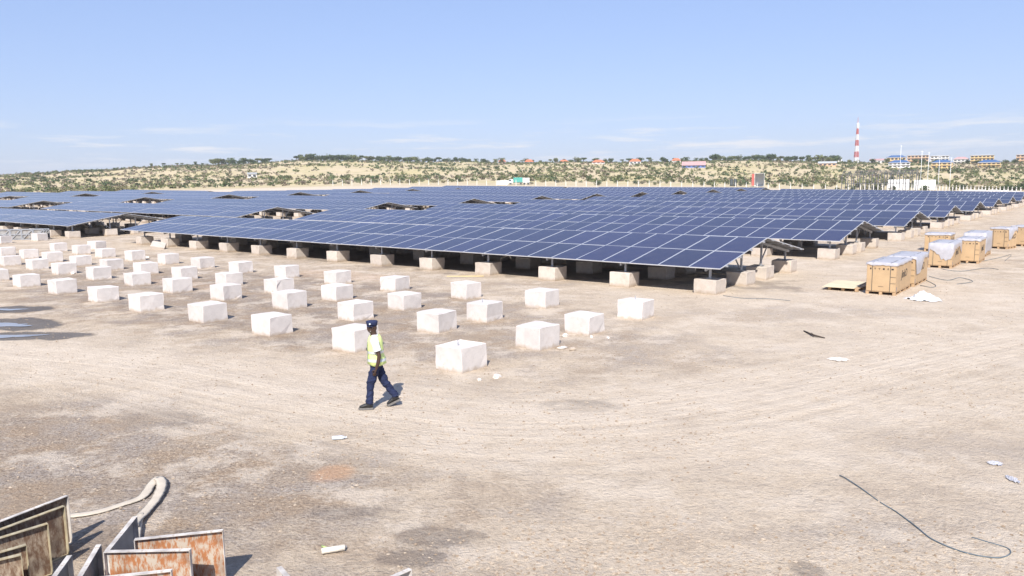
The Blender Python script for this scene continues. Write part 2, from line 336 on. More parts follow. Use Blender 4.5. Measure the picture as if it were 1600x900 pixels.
for (px, py, rx, ry, w) in [(690, 838, 0.55, 0.26, 0.55), (640, 872, 0.45, 0.22, 0.5), (735, 838, 0.28, 0.16, 0.5), (560, 800, 0.8, 0.3, 0.35), (1260, 890, 0.25, 0.25, 0.5), (905, 632, 0.9, 0.6, 0.35), (260, 655, 1.2, 0.6, 0.3), (200, 850, 1.5, 0.6, 0.35)]:
    dark = np.maximum(dark, w*pblob(px, py, rx, ry))
# darker ground tone in strips along the block rows
for j_, t_ in enumerate([0.5, BA+0.5, BA+BB+0.5, 2*BA+BB+0.5]):
    cx_, cy_ = st2xy(16, t_); dark = np.maximum(dark, 0.28*blob(cx_, cy_, 17, 1.0, ua, 0.6))
cx_, cy_ = st2xy(26, TB+5); dark = np.maximum(dark, 0.5*blob(cx_, cy_, 26, 5.2, ua, 0.25))  # darker ground tone over the footprint of the first table
rust = np.maximum(0.6*pblob(520, 740, 0.42, 0.42), np.maximum(0.25*pblob(530, 430, 5, 1.6, ua), 0.2*pblob(300, 445, 5, 1.2, ua)))
wet = 0.9*np.maximum(np.maximum(pblob(0, 484, 2.0, 0.8), pblob(8, 508, 2.6, 1.2)), pblob(10, 526, 2.6, 0.75))
far = sstep((fd - 300)/120)
pale = 0.45*np.exp(-((fx-12)/11)**2)*(fd < 75) * (fbm(fx*0.25+3, fy*0.25, 4) > 0.0)
for (px, py, rx, ry, w) in [(1450, 540, 6, 3.0, .6), (1100, 700, 4.5, 1.6, .6), (1350, 640, 4.0, 1.6, .6), (850, 700, 3.5, 0.9, .5), (450, 640, 3.5, 0.8, .55), (180, 560, 4, 1.0, .5), (700, 610, 3, .9, .4), (1520, 470, 9, 3, .6), (1200, 800, 2.5, 1.0, .35), (900, 880, 1.6, .6, .35)]:
    pale = np.maximum(pale, w*pblob(px, py, rx, ry, 0, 0.6))
pale = np.maximum(pale, 0.75*sstep((fd-215)/40)*(1-sstep((fd-330)/60)))
TRK = [gpt(*p) for p in [(-400, 520), (-100, 545), (200, 575), (480, 625), (800, 662), (1100, 640), (1350, 590), (1600, 535), (1800, 500)]]
def arc(points, n=12):
    out = []
    P_ = [Vector((p[0], p[1], 0)) for p in points]
    for i in range(len(P_)-1):
        p0, p1, p2, p3 = P_[max(i-1,0)], P_[i], P_[i+1], P_[min(i+2, len(P_)-1)]
        for k in range(n):
            t = k/n; out.append(0.5*((2*p1)+(p2-p0)*t+(2*p0-5*p1+4*p2-p3)*t*t+(3*p1-p0-3*p2+p3)*t**3))
    out.append(P_[-1]); return np.array([(p.x, p.y) for p in out])
TC = arc(TRK); seg = np.hypot(*np.diff(TC, axis=0).T); cum = np.concatenate([[0], np.cumsum(seg)])
near = fd < 70; across = np.full(len(fx), 40.0); along = np.zeros(len(fx))
nx_, ny_ = fx[near], fy[near]; best = np.full(len(nx_), 1e9); ba_ = np.zeros(len(nx_)); bl_ = np.zeros(len(nx_))
for k in range(len(TC)-1):
    d0 = TC[k+1]-TC[k]; L2 = d0@d0; tt = np.clip(((nx_-TC[k,0])*d0[0]+(ny_-TC[k,1])*d0[1])/L2, 0, 1)
    ex, ey = nx_-TC[k,0]-tt*d0[0], ny_-TC[k,1]-tt*d0[1]; dd = np.hypot(ex, ey); sg = np.sign(d0[0]*ey-d0[1]*ex); u_ = dd < best
    best[u_] = dd[u_]; ba_[u_] = (dd*sg)[u_]; bl_[u_] = (cum[k]+tt*seg[k])[u_]
across[near] = ba_; along[near] = bl_
track = np.exp(-(across/2.6)**2)*0.95; pale = np.maximum(pale, 0.8*np.exp(-((across-0.3)/2.3)**2))
grey = grey*(1-0.85*np.exp(-(across/2.2)**2))
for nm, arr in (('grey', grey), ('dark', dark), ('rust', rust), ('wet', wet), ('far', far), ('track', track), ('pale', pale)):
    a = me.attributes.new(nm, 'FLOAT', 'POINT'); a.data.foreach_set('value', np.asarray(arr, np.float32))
a = me.attributes.new('trk', 'FLOAT_VECTOR', 'POINT'); a.data.foreach_set('vector', np.stack([along, across, 0*along], -1).astype(np.float32).ravel())
me.materials.append(M['soil']); me.polygons.foreach_set('use_smooth', [True]*len(me.polygons))
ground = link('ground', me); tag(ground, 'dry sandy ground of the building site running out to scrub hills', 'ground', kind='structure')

# loose stones and crumbs
mb_v = []; mb_f = []; NST = 46000
oct_v = np.array([(1,0,0),(0,1,0),(-1,0,0),(0,-1,0),(0,0,1),(0,0,-1)], float); oct_f = np.array([(0,1,4),(1,2,4),(2,3,4),(3,0,4),(1,0,5),(2,1,5),(3,2,5),(0,3,5)])
dd = 8.0*np.exp(RNG.random(NST)**1.3*math.log(45/8.0)); aa = np.radians(RNG.uniform(-40, 40, NST)); sx_, sy_ = dd*np.sin(aa), dd*np.cos(aa)
keep = fbm(sx_*0.35+40, sy_*0.35+9, 3) > RNG.uniform(0.3, 0.62, NST); sx_, sy_ = sx_[keep], sy_[keep]
sz_ = gz(sx_, sy_, True); rr_ = 0.007 + 0.026*RNG.random(len(sx_))**3.5
V_ = oct_v[None]*RNG.uniform(0.6, 1.3, (len(sx_), 6, 1))*rr_[:, None, None]; V_[:, :, 2] *= 0.6
V_ += np.stack([sx_, sy_, sz_ + rr_*0.2], -1)[:, None, :]
F_ = oct_f[None] + (np.arange(len(sx_))*6)[:, None, None]
me = bpy.data.meshes.new('gravel'); me.from_pydata(V_.reshape(-1, 3).tolist(), [], F_.reshape(-1, 3).tolist())
M['stone'] = mat('stones', (0.40, 0.325, 0.245), 0.95, 0, 0.2, 3, spec=0.1)
_n = M['stone'].node_tree; _g = _n.nodes.new('ShaderNodeNewGeometry'); _r = _n.nodes.new('ShaderNodeMixRGB'); _r.inputs['Color1'].default_value = (0.25, 0.185, 0.13, 1); _r.inputs['Color2'].default_value = (0.45, 0.37, 0.285, 1)
_n.links.new(_g.outputs['Random Per Island'], _r.inputs['Fac']); _n.links.new(_r.outputs['Color'], _n.nodes['Principled BSDF'].inputs['Base Color'])
me.materials.append(M['stone']); tag(link('gravel', me), 'loose crumbs and pebbles scattered over the site', 'gravel', kind='stuff')

# puddles
M['water'] = mat('muddy_puddle_water', (0.27, 0.25, 0.235), 0.04, 0, 0.1, 2, spec=0.9)
for (px, py, rx, ry, lb) in [(2, 484, 0.75, 0.26, 'shallow puddle farthest from the road at the left edge'), (10, 508, 0.95, 0.30, 'middle one of three muddy puddles at the left edge'), (12, 526, 1.05, 0.22, 'nearest of three muddy puddles at the left edge')]:
    x, y = gpt(px, py); pl = []
    for k in range(36):
        an = 2*math.pi*k/36; w = 1 + 0.35*math.sin(2*an+px) + 0.22*math.sin(5*an+py) + 0.1*math.sin(11*an)
        pl.append((x + rx*w*math.cos(an), y + ry*w*math.sin(an)))
    zc = gzf(x, y) + 0.012
    mb = MB(); mb.add([(p[0], p[1], zc) for p in pl], [tuple(range(36))]); tag(mb.build('puddle', M['water']), lb, 'puddle', kind='structure')

# ------------------------------------------------------------------ solar tables
FRX = -5.30; ZF, ZR = 1.15, 2.08; TILT = math.atan2(ZR-ZF, -FRX); PW, PL = 1.40, 2.672; PITCHW = 1.42; NP = 37; LEN = NP*PITCHW
POSTX = (-(BA+BB/2), -BB/2, BB/2, BA+BB/2)
def panel_mb(uvs=None):
    mb = MB(); t = 0.04; e = 0.022; y0, y1, x0, x1 = 0, PW, 0, PL
    mb.add([(x0,y0,-t),(x1,y0,-t),(x1,y1,-t),(x0,y1,-t),(x0,y0,0),(x1,y0,0),(x1,y1,0),(x0,y1,0),
            (x0+e,y0+e,0),(x1-e,y0+e,0),(x1-e,y1-e,0),(x0+e,y1-e,0),(x0+e,y0+e,-.004),(x1-e,y0+e,-.004),(x1-e,y1-e,-.004),(x0+e,y1-e,-.004)],
           [(0,1,5,4),(1,2,6,5),(2,3,7,6),(3,0,4,7),(4,5,9,8),(5,6,10,9),(6,7,11,10),(7,4,8,11),(8,9,13,12),(9,10,14,13),(10,11,15,14),(11,8,12,15)], 0)
    mb.add([(x0+e,y0+e,-.004),(x1-e,y0+e,-.004),(x1-e,y1-e,-.004),(x0+e,y1-e,-.004)], [(0,1,2,3)], 1)
    mb.add([(x0,y0,-t),(x1,y0,-t),(x1,y1,-t),(x0,y1,-t)], [(3,2,1,0)], 2)
    return mb
def add_uv(me):
    uv = me.uv_layers.new(name='UVMap'); mi = np.zeros(len(me.polygons), int); me.polygons.foreach_get('material_index', mi)
    for p in me.polygons:
        if p.material_index == 1:
            for k, li in enumerate(p.loop_indices): uv.data[li].uv = [(0,0),(0,1),(1,1),(1,0)][k]
PMATS = [M['alu'], M['glass'], M['backsheet']]
pan = panel_mb(); PANEL = pan.mesh('solar_panel', PMATS); add_uv(PANEL)
def slot(side, row, i):                      # placement of one panel in the table frame: x across, y along the row
    d = row*(PL+0.02)
    if side < 0:
        x = FRX + d*math.cos(TILT); z = ZF + d*math.sin(TILT); return (x, i*PITCHW, z), (0, -TILT, 0)
    x = 0.05 + d*math.cos(TILT); z = ZR - d*math.sin(TILT); return (x, i*PITCHW, z), (0, TILT, 0)
def joined_panels(side):
    mb = MB()
    for row in (0, 1):
        for i in range(NP):
            l, r = slot(side, row, i); mb.merge(pan, Matrix.Translation(l) @ Euler(r).to_matrix().to_4x4())
    me = mb.mesh('panel_field', PMATS); add_uv(me); return me
FRONT_J, REAR_J = joined_panels(-1), joined_panels(1)
def under(x): return ZR - 0.06 - (abs(x))*math.tan(TILT) if x < 0 else ZR - 0.06 - (x-0.05)*math.tan(TILT)
def block_mesh(seed, mats, w=1.0, h=0.62, lip=False):
    rnd = random.Random(seed); bm = bmesh.new(); bmesh.ops.create_cube(bm, size=1.0)
    for v in bm.verts:
        v.co = Vector((v.co.x*w*rnd.uniform(.975, 1.02), v.co.y*w*rnd.uniform(.975, 1.02), (v.co.z+0.5)*h + (rnd.uniform(-.015, .015) if v.co.z > 0 else -0.04)))
    top = [f for f in bm.faces if f.normal.z > 0.9 or f.calc_center_median().z > h*0.9]
    if lip:
        r = bmesh.ops.inset_region(bm, faces=top, thickness=0.07, depth=0.0)
        for f in top:
            for v in f.verts: v.co.z -= 0.035
    else: bmesh.ops.poke(bm, faces=top)
    bmesh.ops.subdivide_edges(bm, edges=[e for e in bm.edges if e.calc_length() > 0.4], cuts=2)
    for v in bm.verts:
        k = 0.016 if v.co.z > 0.02 else 0.03
        v.co.x += rnd.uniform(-k, k)*0.7; v.co.y += rnd.uniform(-k, k)*0.7
        if v.co.z > 0.02: v.co.z += rnd.uniform(-k, k)*0.6
    bmesh.ops.bevel(bm, geom=[e for e in bm.edges if len(e.link_faces) == 2 and e.calc_face_angle(0) > 0.9], offset=0.014, segments=1, affect='EDGES')
    me = bpy.data.meshes.new('block'); bm.to_mesh(me); bm.free(); me.materials.append(mats); return me
FOOT = [block_mesh(50+k, M['footing']) for k in range(5)]
def tube_mesh(p, q, w, h=None, plate=None):
    mb = MB(); mb.bar(p, q, w, h)
    if plate: mb.box((p[0], p[1], p[2]+0.012), (plate, plate, 0.024))
    return mb
posts = []
for x in POSTX: posts.append(tube_mesh((0,0,0.62), (0,0,under(x)-0.09), 0.085, plate=0.26))
POSTM = [p.mesh('post', M['galv']) for p in posts]
raf = [MB(), MB()]
raf[0].bar((-5.12,0,under(-5.12)-0.09), (-0.02,0,under(-0.02)-0.09), 0.07, 0.12); raf[1].bar((0.06,0,under(0.06)-0.09), (5.15,0,under(5.15)-0.09), 0.07, 0.12)
RAFM = [r.mesh('rafter', M['galv']) for r in raf]
bra = [MB(), MB()]
bra[0].bar((-BB/2,0.05,0.7), (-BB/2-0.95,0.05,under(-BB/2-0.95)-0.1), 0.05); bra[1].bar((BB/2,0.05,0.7), (BB/2+0.95,0.05,under(BB/2+0.95)-0.1), 0.05)
BRAM = [b_.mesh('brace', M['galv']) for b_ in bra]
PURX = (-4.7, -3.25, -2.05, -0.55, 0.65, 2.1, 3.3, 4.8)
PURM = []
for x in PURX:
    mb = MB(); mb.box((x, LEN/2-0.01, under(x)+0.0), (0.06, LEN+0.16, 0.07)); PURM.append(mb.mesh('purlin', M['galv']))
NFR = 13; FY = [0.72 + i*S for i in range(NFR)]
def joined_frame():
    mb = MB()
    for y in FY:
        T_ = Matrix.Translation((0, y, 0))
        for x, p in zip(POSTX, posts): mb.merge(p, Matrix.Translation((x, y, 0)))
        for r in raf + bra: mb.merge(r, T_)
    for x in PURX: mb.box((x, LEN/2-0.01, under(x)), (0.06, LEN+0.16, 0.07))
    return mb.mesh('steel_frame', M['galv'])
FRAME_J = joined_frame()
def joined_footings():
    mb = MB()
    for i, y in enumerate(FY):
        for x in POSTX: mb.box((x, y, 0.295), (1.0, 1.0, 0.65))
    return mb.mesh('footings', M['footing'])
FOOT_J = joined_footings()
T1 = TB + BA + BB/2 + 0.5
COLS = [0.1, 62.9, 128.4, 194.0]; CN = ['rightmost', 'second', 'third', 'fourth']; NROW = 11
def solar_table(k, c):
    s0, t0 = COLS[c], T1 + k*D
    x, y = st2xy(s0, t0); z = float(terr(s0, t0)); z1 = float(terr(s0+LEN, t0))
    e = empty('solar_table', (x, y, z)); sl = math.atan2(z1-z, LEN)
    e.rotation_euler = (Matrix.Rotation(YAW, 3, 'Z') @ Matrix.Rotation(sl, 3, 'X')).to_euler()
    tag(e, f'gabled table of dark blue solar panels, {nth(k)} row from the front, {CN[c]} column', 'solar table', 'gabled solar tables in rows')
    lod = 0 if (k, c) in ((0,0),(1,0),(0,1)) else 1 if (k, c) in ((2,0),(3,0),(4,0),(1,1)) else 2
    if lod < 2:
        for row in (0, 1):
            for i in range(NP):
                l, r = slot(-1, row, i); l = (l[0], l[1], l[2] + random.uniform(-.006, .006))
                link('solar_panel', PANEL, e, l, (r[0] + random.uniform(-.0035, .0035), r[1] + random.uniform(-.004, .004), 0))
        nrear = 6 if lod == 0 else 3                       # the gable ends, where the backs show
        rest = MB()
        for row in (0, 1):
            for i in range(NP):
                l, r = slot(1, row, i)
                if i < nrear: link('solar_panel', PANEL, e, l, r)
                else: rest.merge(pan, Matrix.Translation(l) @ Euler(r).to_matrix().to_4x4())
        key = 'rear_panels_%d' % nrear
        me = bpy.data.meshes.get(key)
        if me is None: me = rest.mesh(key, PMATS); add_uv(me)
        tag(link('rear_panels', me, e), kind='stuff')
        for i, y_ in enumerate(FY):
            for j, x_ in enumerate(POSTX):
                f = link('footing', FOOT[(i*3+j*2+k) % 5], e, (x_ + random.uniform(-.05,.05), y_ + random.uniform(-.06,.06), random.uniform(-.03,.03)), (0,0,random.choice((0,1,2,3))*math.pi/2 + random.uniform(-.05,.05)))
                link('post', POSTM[j], e, (x_, y_, 0))
            for j in (0, 1): link('rafter', RAFM[j], e, (0, y_, 0)); link('brace', BRAM[j], e, (0, y_, 0))
        for p in PURM: link('purlin', p, e)
    else:
        tag(link('front_panels', FRONT_J, e), kind='stuff'); tag(link('rear_panels', REAR_J, e), kind='stuff')
        tag(link('steel_frame', FRAME_J, e), kind='stuff'); tag(link('footings', FOOT_J, e), kind='stuff')
for c, nr in enumerate((10, 11, 11, 6)):
    for k in range(nr): solar_table(k, c)

# ------------------------------------------------------------------ loose cast blocks in their grid
BLK = [block_mesh(100+k, M['concrete'], 0.94, 0.61) for k in range(7)]; BLK_LIP = block_mesh(140, M['concrete'], 0.96, 0.63, True)
BOLT = MB(); BOLT.tube([(0,0,0.55),(0,0,0.74)], 0.014, 6); BOLTM = BOLT.mesh('anchor_bolt', M['galv'])
rows_ = [0, BA, BA+BB, 2*BA+BB]
def cast_block(s, t, label, dz=0.0, me=None, rz=None, bolt=False, group='loose concrete blocks set out in a grid'):
    x, y = st2xy(s, t); o = link('concrete_block', me or BLK[random.randrange(7)], None, (x, y, gzf(x, y) + dz), (random.uniform(-.015,.015), random.uniform(-.015,.015), YAW + (random.uniform(-.07,.07) if rz is None else rz) + random.choice((0,1,2,3))*math.pi/2))
    o.scale = (random.uniform(.95, 1.03), random.uniform(.95, 1.03), random.uniform(.95, 1.06)); tag(o, label, 'concrete block', group)
    if bolt: link('anchor_bolt', BOLTM, o, (0.06, 0.05, 0))
    return o
for i in range(13):
    for j in range(4):
        lb = f'loose white concrete block, {nth(j)} row from the road, {nth(i)} from its right end'
        cast_block(i*S + 0.5 + random.uniform(-.1,.1), rows_[j] + 0.5 + random.uniform(-.1,.1), lb, me=BLK_LIP if (i, j) == (0, 0) else None, bolt=(i, j) in ((0,0),(0,3),(1,2)))
for (s, t, lb) in [(62.9, 13.5, 'loose white concrete block standing just in front of the left solar table'), (62.7, 10.6, 'loose white concrete block cut by the left picture edge before the panels'), (48.5, 12.2, 'loose white block standing farthest back, in the gap between two solar tables')]:
    cast_block(s, t, lb, rz=0.2)
x, y = gpt(247, 389); o = link('broken_slab', block_mesh(171, M['footing'], 0.9, 0.5), None, (x, y, gzf(x, y)+0.02), (0.35, 0.2, 0.3)); o.scale = (1.1, 1.1, 0.75)
tag(o, 'tipped brownish concrete lump lying beside the first table footings', 'concrete lump')

# ------------------------------------------------------------------ the walking guard
def remeshed(name, mb, mats, parent, voxel=0.011, smooth=4, assign=None, fold=0.0):
    me0 = mb.mesh(name + '_rough', mats); ob = bpy.data.objects.new(name + '_tmp', me0); col.objects.link(ob)
    r = ob.modifiers.new('r', 'REMESH'); r.mode = 'VOXEL'; r.voxel_size = voxel; r.use_smooth_shade = True
    sm = ob.modifiers.new('s', 'SMOOTH'); sm.iterations = smooth; sm.factor = 0.5
    dg = bpy.context.evaluated_depsgraph_get(); dg.update(); me = bpy.data.meshes.new_from_object(ob.evaluated_get(dg))
    bpy.data.objects.remove(ob); me.name = name; me.materials.clear()
    for m in (mats if isinstance(mats, (list, tuple)) else [mats]): me.materials.append(m)
    if fold:
        nv_ = len(me.vertices); co = np.zeros(nv_*3); me.vertices.foreach_get('co', co); co = co.reshape(-1, 3); no_ = np.zeros(nv_*3); me.vertices.foreach_get('normal', no_); no_ = no_.reshape(-1, 3)
        w_ = fbm(co[:, 0]*7 + co[:, 2]*9 + 31, co[:, 1]*7 - co[:, 2]*15 + 57, 3) - 0.5; co = co + no_*(w_*fold)[:, None]; me.vertices.foreach_set('co', co.ravel()); me.update()
    if assign:
        for p in me.polygons: p.material_index = assign(p.center)
    return link(name, me, parent)
def ball(mb, c, r, n=10):
    rx, ry, rz = r; vs = [(c[0], c[1], c[2]-rz)]
    for i in range(1, n):
        ph = -math.pi/2 + math.pi*i/n
        for k in range(2*n):
            th = math.pi*k/n; vs.append((c[0]+rx*math.cos(ph)*math.cos(th), c[1]+ry*math.cos(ph)*math.sin(th), c[2]+rz*math.sin(ph)))
    vs.append((c[0], c[1], c[2]+rz)); w = 2*n; fs = []
    for k in range(w): fs.append((0, 1+(k+1) % w, 1+k))
    for i in range(n-2):
        for k in range(w): fs.append((1+i*w+k, 1+i*w+(k+1) % w, 1+(i+1)*w+(k+1) % w, 1+(i+1)*w+k))
    for k in range(w): fs.append((len(vs)-1, 1+(n-2)*w+k, 1+(n-2)*w+(k+1) % w))
    mb.add(vs, fs)
def rings(mb, rows, n=20, closed=True):           # rows: (cx, cy, z, rx, ry)
    o = len(mb.v)
    for (cx, cy, z, rx, ry) in rows:
        for k in range(n):
            an = 2*math.pi*k/n; mb.v.append((cx+rx*math.cos(an), cy+ry*math.sin(an), z))
    for i in range(len(rows)-1):
        for k in range(n): mb.f.append((o+i*n+k, o+i*n+(k+1) % n, o+(i+1)*n+(k+1) % n, o+(i+1)*n+k)); mb.m.append(0)
    if closed:
        mb.f.append(tuple(o+k for k in reversed(range(n)))); mb.m.append(0); mb.f.append(tuple(o+(len(rows)-1)*n+k for k in range(n))); mb.m.append(0)
M['skin'] = mat('dark_skin', (0.062, 0.034, 0.023), 0.5, 0, 0.12, 20, spec=0.4)
M['shirt'] = mat('white_cotton', (0.72, 0.72, 0.72), 0.85, 0, 0.05, 12, 0.3, 30)
M['vest'] = mat('hi_vis_yellow', (0.68, 0.80, 0.30), 0.7, 0, 0.07, 9, 0.3, 25)
M['reflect'] = mat('reflective_tape', (0.62, 0.65, 0.64), 0.35, 0.3, 0.06, 20)
M['navy'] = mat('navy_twill', (0.013, 0.020, 0.058), 0.85, 0, 0.25, 14, 0.45, 18)
M['cap'] = mat('navy_cap', (0.016, 0.024, 0.07), 0.8, 0, 0.15, 14)
M['boot'] = mat('black_leather', (0.022, 0.021, 0.021), 0.5, 0, 0.3, 20)
M['sole'] = mat('grey_rubber_sole', (0.16, 0.15, 0.14), 0.9, 0, 0.2, 20)
M['eye'] = mat('eye_white', (0.6, 0.57, 0.53), 0.4, 0, 0.02, 5); M['teeth'] = mat('teeth', (0.65, 0.6, 0.55), 0.4, 0, 0.02, 5)
gx, gy = gpt(590, 637); guard = empty('person', (gx, gy, gzf(gx, gy)), math.pi + 0.12); guard.scale = (1.045, 1.045, 1.045)
tag(guard, 'person in yellow safety vest, navy cap and trousers walking past the white blocks', 'person')
HX = 0.05     # head offset forward
b_ = MB()     # body: head, neck, trunk, arms with hands, legs: one skin
ball(b_, (HX+0.005, 0.0, 1.678), (0.102, 0.086, 0.124)); 
hd = R(72)    # the face is turned towards the camera
fx_, fy_ = math.cos(hd), math.sin(hd)
def face(fwd, side, z): return (HX + fwd*fx_ - side*fy_, fwd*fy_ + side*fx_, z)
ball(b_, face(0.035, 0, 1.625), (0.058, 0.055, 0.06), 8); ball(b_, face(0.094, 0, 1.655), (0.017, 0.017, 0.024), 6); ball(b_, face(0.085, 0, 1.617), (0.022, 0.024, 0.012), 6)
for sd in (-1, 1): ball(b_, face(-0.012, sd*0.078, 1.665), (0.02, 0.016, 0.034), 6); ball(b_, face(0.07, sd*0.035, 1.697), (0.018, 0.022, 0.012), 6)
b_.tube([(HX-0.01, 0, 1.63), (HX-0.025, 0, 1.54), (-0.0, 0, 1.46)], [0.064, 0.064, 0.08], 12)
rings(b_, [(0, 0, 0.88, 0.12, 0.15), (0, 0, 1.0, 0.115, 0.15), (0, 0, 1.15, 0.10, 0.14), (0, 0, 1.3, 0.115, 0.165), (0, 0, 1.42, 0.11, 0.18), (0, 0, 1.49, 0.07, 0.12)])
ARM_L = [(0.0, 0.205, 1.44), (-0.045, 0.235, 1.29), (-0.085, 0.245, 1.14), (-0.06, 0.245, 1.0), (-0.015, 0.235, 0.87)]
ARM_R = [(0.0, -0.205, 1.44), (-0.01, -0.235, 1.29), (-0.03, -0.245, 1.15), (0.0, -0.245, 1.01), (0.04, -0.235, 0.88)]
for A in (ARM_L, ARM_R):
    b_.tube(A, [0.058, 0.05, 0.042, 0.039, 0.029], 12)
    w = Vector(A[-1]); d = (w - Vector(A[-2])).normalized(); si = 1 if A is ARM_L else -1
    pal = w + d*0.055; b_.tube([w - d*0.02, w + d*0.04, w + d*0.095], [(0.026, 0.02), (0.04, 0.019), (0.038, 0.017)], 10)
    fwd = Vector((1, 0, 0)); fwd = (fwd - d*fwd.dot(d)).normalized(); inn = Vector((0, -si, 0))
    for q, (off, ln) in enumerate(((0.030, 0.068), (0.010, 0.078), (-0.011, 0.072), (-0.031, 0.055))):     # four fingers, bent at the knuckles
        p0 = w + d*0.09 + fwd*off; p1 = p0 + d*ln*0.45 + inn*0.008; p2 = p1 + d*ln*0.35 + inn*0.018; p3 = p2 + d*ln*0.2 + inn*0.02
        b_.tube([p0, p1, p2, p3], [0.0098, 0.0095, 0.0088, 0.0075], 7)
    p0 = w + d*0.03 + fwd*0.03; b_.tube([p0, p0 + d*0.03 + fwd*0.022, p0 + d*0.062 + fwd*0.026 + inn*0.01], [0.013, 0.0115, 0.0085], 7)   # thumb
LEG_L = [(0.0, 0.085, 0.93), (0.055, 0.09, 0.72), (0.115, 0.09, 0.51), (0.135, 0.09, 0.3), (0.16, 0.09, 0.12)]
LEG_R = [(0.0, -0.085, 0.93), (-0.075, -0.09, 0.73), (-0.155, -0.09, 0.53), (-0.275, -0.09, 0.34), (-0.385, -0.09, 0.2)]
for A in (LEG_L, LEG_R): b_.tube(A, [0.085, 0.075, 0.056, 0.052, 0.04], 12)
body = remeshed('body', b_, M['skin'], guard, 0.0085, 2)
t_ = MB(); rings(t_, [(0, 0, 0.86, 0.11, 0.145), (0, 0, 0.93, 0.135, 0.172), (-.005, 0, 1.03, 0.13, 0.165), (0, 0, 1.075, 0.125, 0.16)])
for A in (LEG_L, LEG_R): t_.tube(A, [0.105, 0.098, 0.083, 0.08, 0.076], 14)
remeshed('trousers', t_, M['navy'], guard, 0.011, 3, fold=0.05)
s_ = MB(); rings(s_, [(0, 0, 1.05, 0.13, 0.165), (0, 0, 1.15, 0.125, 0.16), (0, 0, 1.3, 0.135, 0.18), (0, 0, 1.42, 0.125, 0.195), (0, 0, 1.485, 0.09, 0.15), (0.005, 0, 1.535, 0.066, 0.07)])
for A in (ARM_L, ARM_R):
    P0, P1, P2 = Vector(A[0]), Vector(A[1]), Vector(A[2]); s_.tube([P0*0.5 + Vector((0, 0, 1.46))*0.5, P0, P1, P1.lerp(P2, 0.35)], [0.08, 0.083, 0.078, 0.08], 14)
remeshed('shirt', s_, M['shirt'], guard, 0.011, 2, fold=0.02)
v_ = MB()
VR = [(-.025, 0, 0.93, 0.195, 0.222), (-.018, 0, 1.05, 0.175, 0.208), (-.005, 0, 1.15, 0.153, 0.188), (0, 0, 1.30, 0.156, 0.202), (0, 0, 1.40, 0.152, 0.214), (0, 0, 1.475, 0.128, 0.190), (0, 0, 1.52, 0.10, 0.125)]
nv = 28
for (cx, cy, z, rx, ry) in VR:
    for k in range(nv):
        an = 2*math.pi*k/nv; w = 1 + 0.02*math.sin(5*an+z*9)
        v_.v.append((cx+rx*w*math.cos(an), cy+ry*w*math.sin(an), z + (0.015*math.sin(3*an) if z < 0.95 else 0)))
for i in range(len(VR)-1):
    for k in range(nv):
        an = 2*math.pi*(k+.5)/nv
        if i == 3 and abs(math.sin(an)) > 0.95: continue        # arm holes
        v_.f.append((i*nv+k, i*nv+(k+1) % nv, (i+1)*nv+(k+1) % nv, (i+1)*nv+k)); v_.m.append(0)
vest = v_.build('vest', M['vest'], guard, True); sol = vest.modifiers.new('t', 'SOLIDIFY'); sol.thickness = 0.008
for z0, z1 in ((1.0, 1.055), (1.16, 1.215)):
    q = MB()
    def rad_(z):
        zs = [r[2] for r in VR]; return np.interp(z, zs, [r[3] for r in VR]), np.interp(z, zs, [r[4] for r in VR]), np.interp(z, zs, [r[0] for r in VR])
    rws = []
    for z in (z0, z1):
        a_, c_, e_ = rad_(z); rws.append((e_, 0, z, a_*1.028+0.005, c_*1.028+0.005))
    rings(q, rws, 28, False); ob = q.build('reflective_band', M['reflect'], vest, True)
for y_ in (-0.075, 0.075):       # front braces of tape
    q = MB(); q.tube([(0.162, y_*1.2, 1.0), (0.160, y_*1.1, 1.2), (0.160, y_, 1.32), (0.135, y_*.95, 1.42), (0.07, y_, 1.505)], [(0.026, 0.004)]*5, 6); q.build('reflective_band', M['reflect'], vest)
# cap: flat-topped peaked cap with badge
c_ = MB(); rings(c_, [(HX, 0, 1.715, 0.106, 0.088), (HX, 0, 1.755, 0.110, 0.094), (HX+.0, 0, 1.795, 0.118, 0.108), (HX, 0, 1.815, 0.112, 0.102), (HX, 0, 1.822, 0.05, 0.045)], 24)
cap = c_.build('cap', M['cap'], guard, True)
q = MB(); o_ = []
for k in range(9):
    an = R(-62 + 15.5*k); o_.append((0.085 + 0.058*math.cos(an), 0.08*math.sin(an)))
pk = [face(0.06, 0.085, 0)[:2]] + [face(p[0]-0.0, -p[1], 0)[:2] for p in o_][::-1] + [face(0.06, -0.085, 0)[:2]]
q.prism([(p[0], p[1]) for p in pk], 1.716, 1.726); q.build('cap_peak', M['cap'], cap)
q = MB(); q.tube([face(0.104, 0, 1.765), face(0.118, 0, 1.768)], 0.018, 10); q.build('cap_badge', M['reflect'], cap)
for sd in (-1, 1):
    q = MB(); ball(q, face(0.079, sd*0.033, 1.683), (0.010, 0.012, 0.008), 6); q.build('eye', M['eye'], body); q = MB(); ball(q, face(0.0885, sd*0.031, 1.683), (0.0045, 0.0045, 0.006), 5); q.build('pupil', M['boot'], body)
q = MB(); ball(q, face(0.101, 0, 1.617), (0.008, 0.019, 0.006), 6); q.build('teeth', M['teeth'], body)
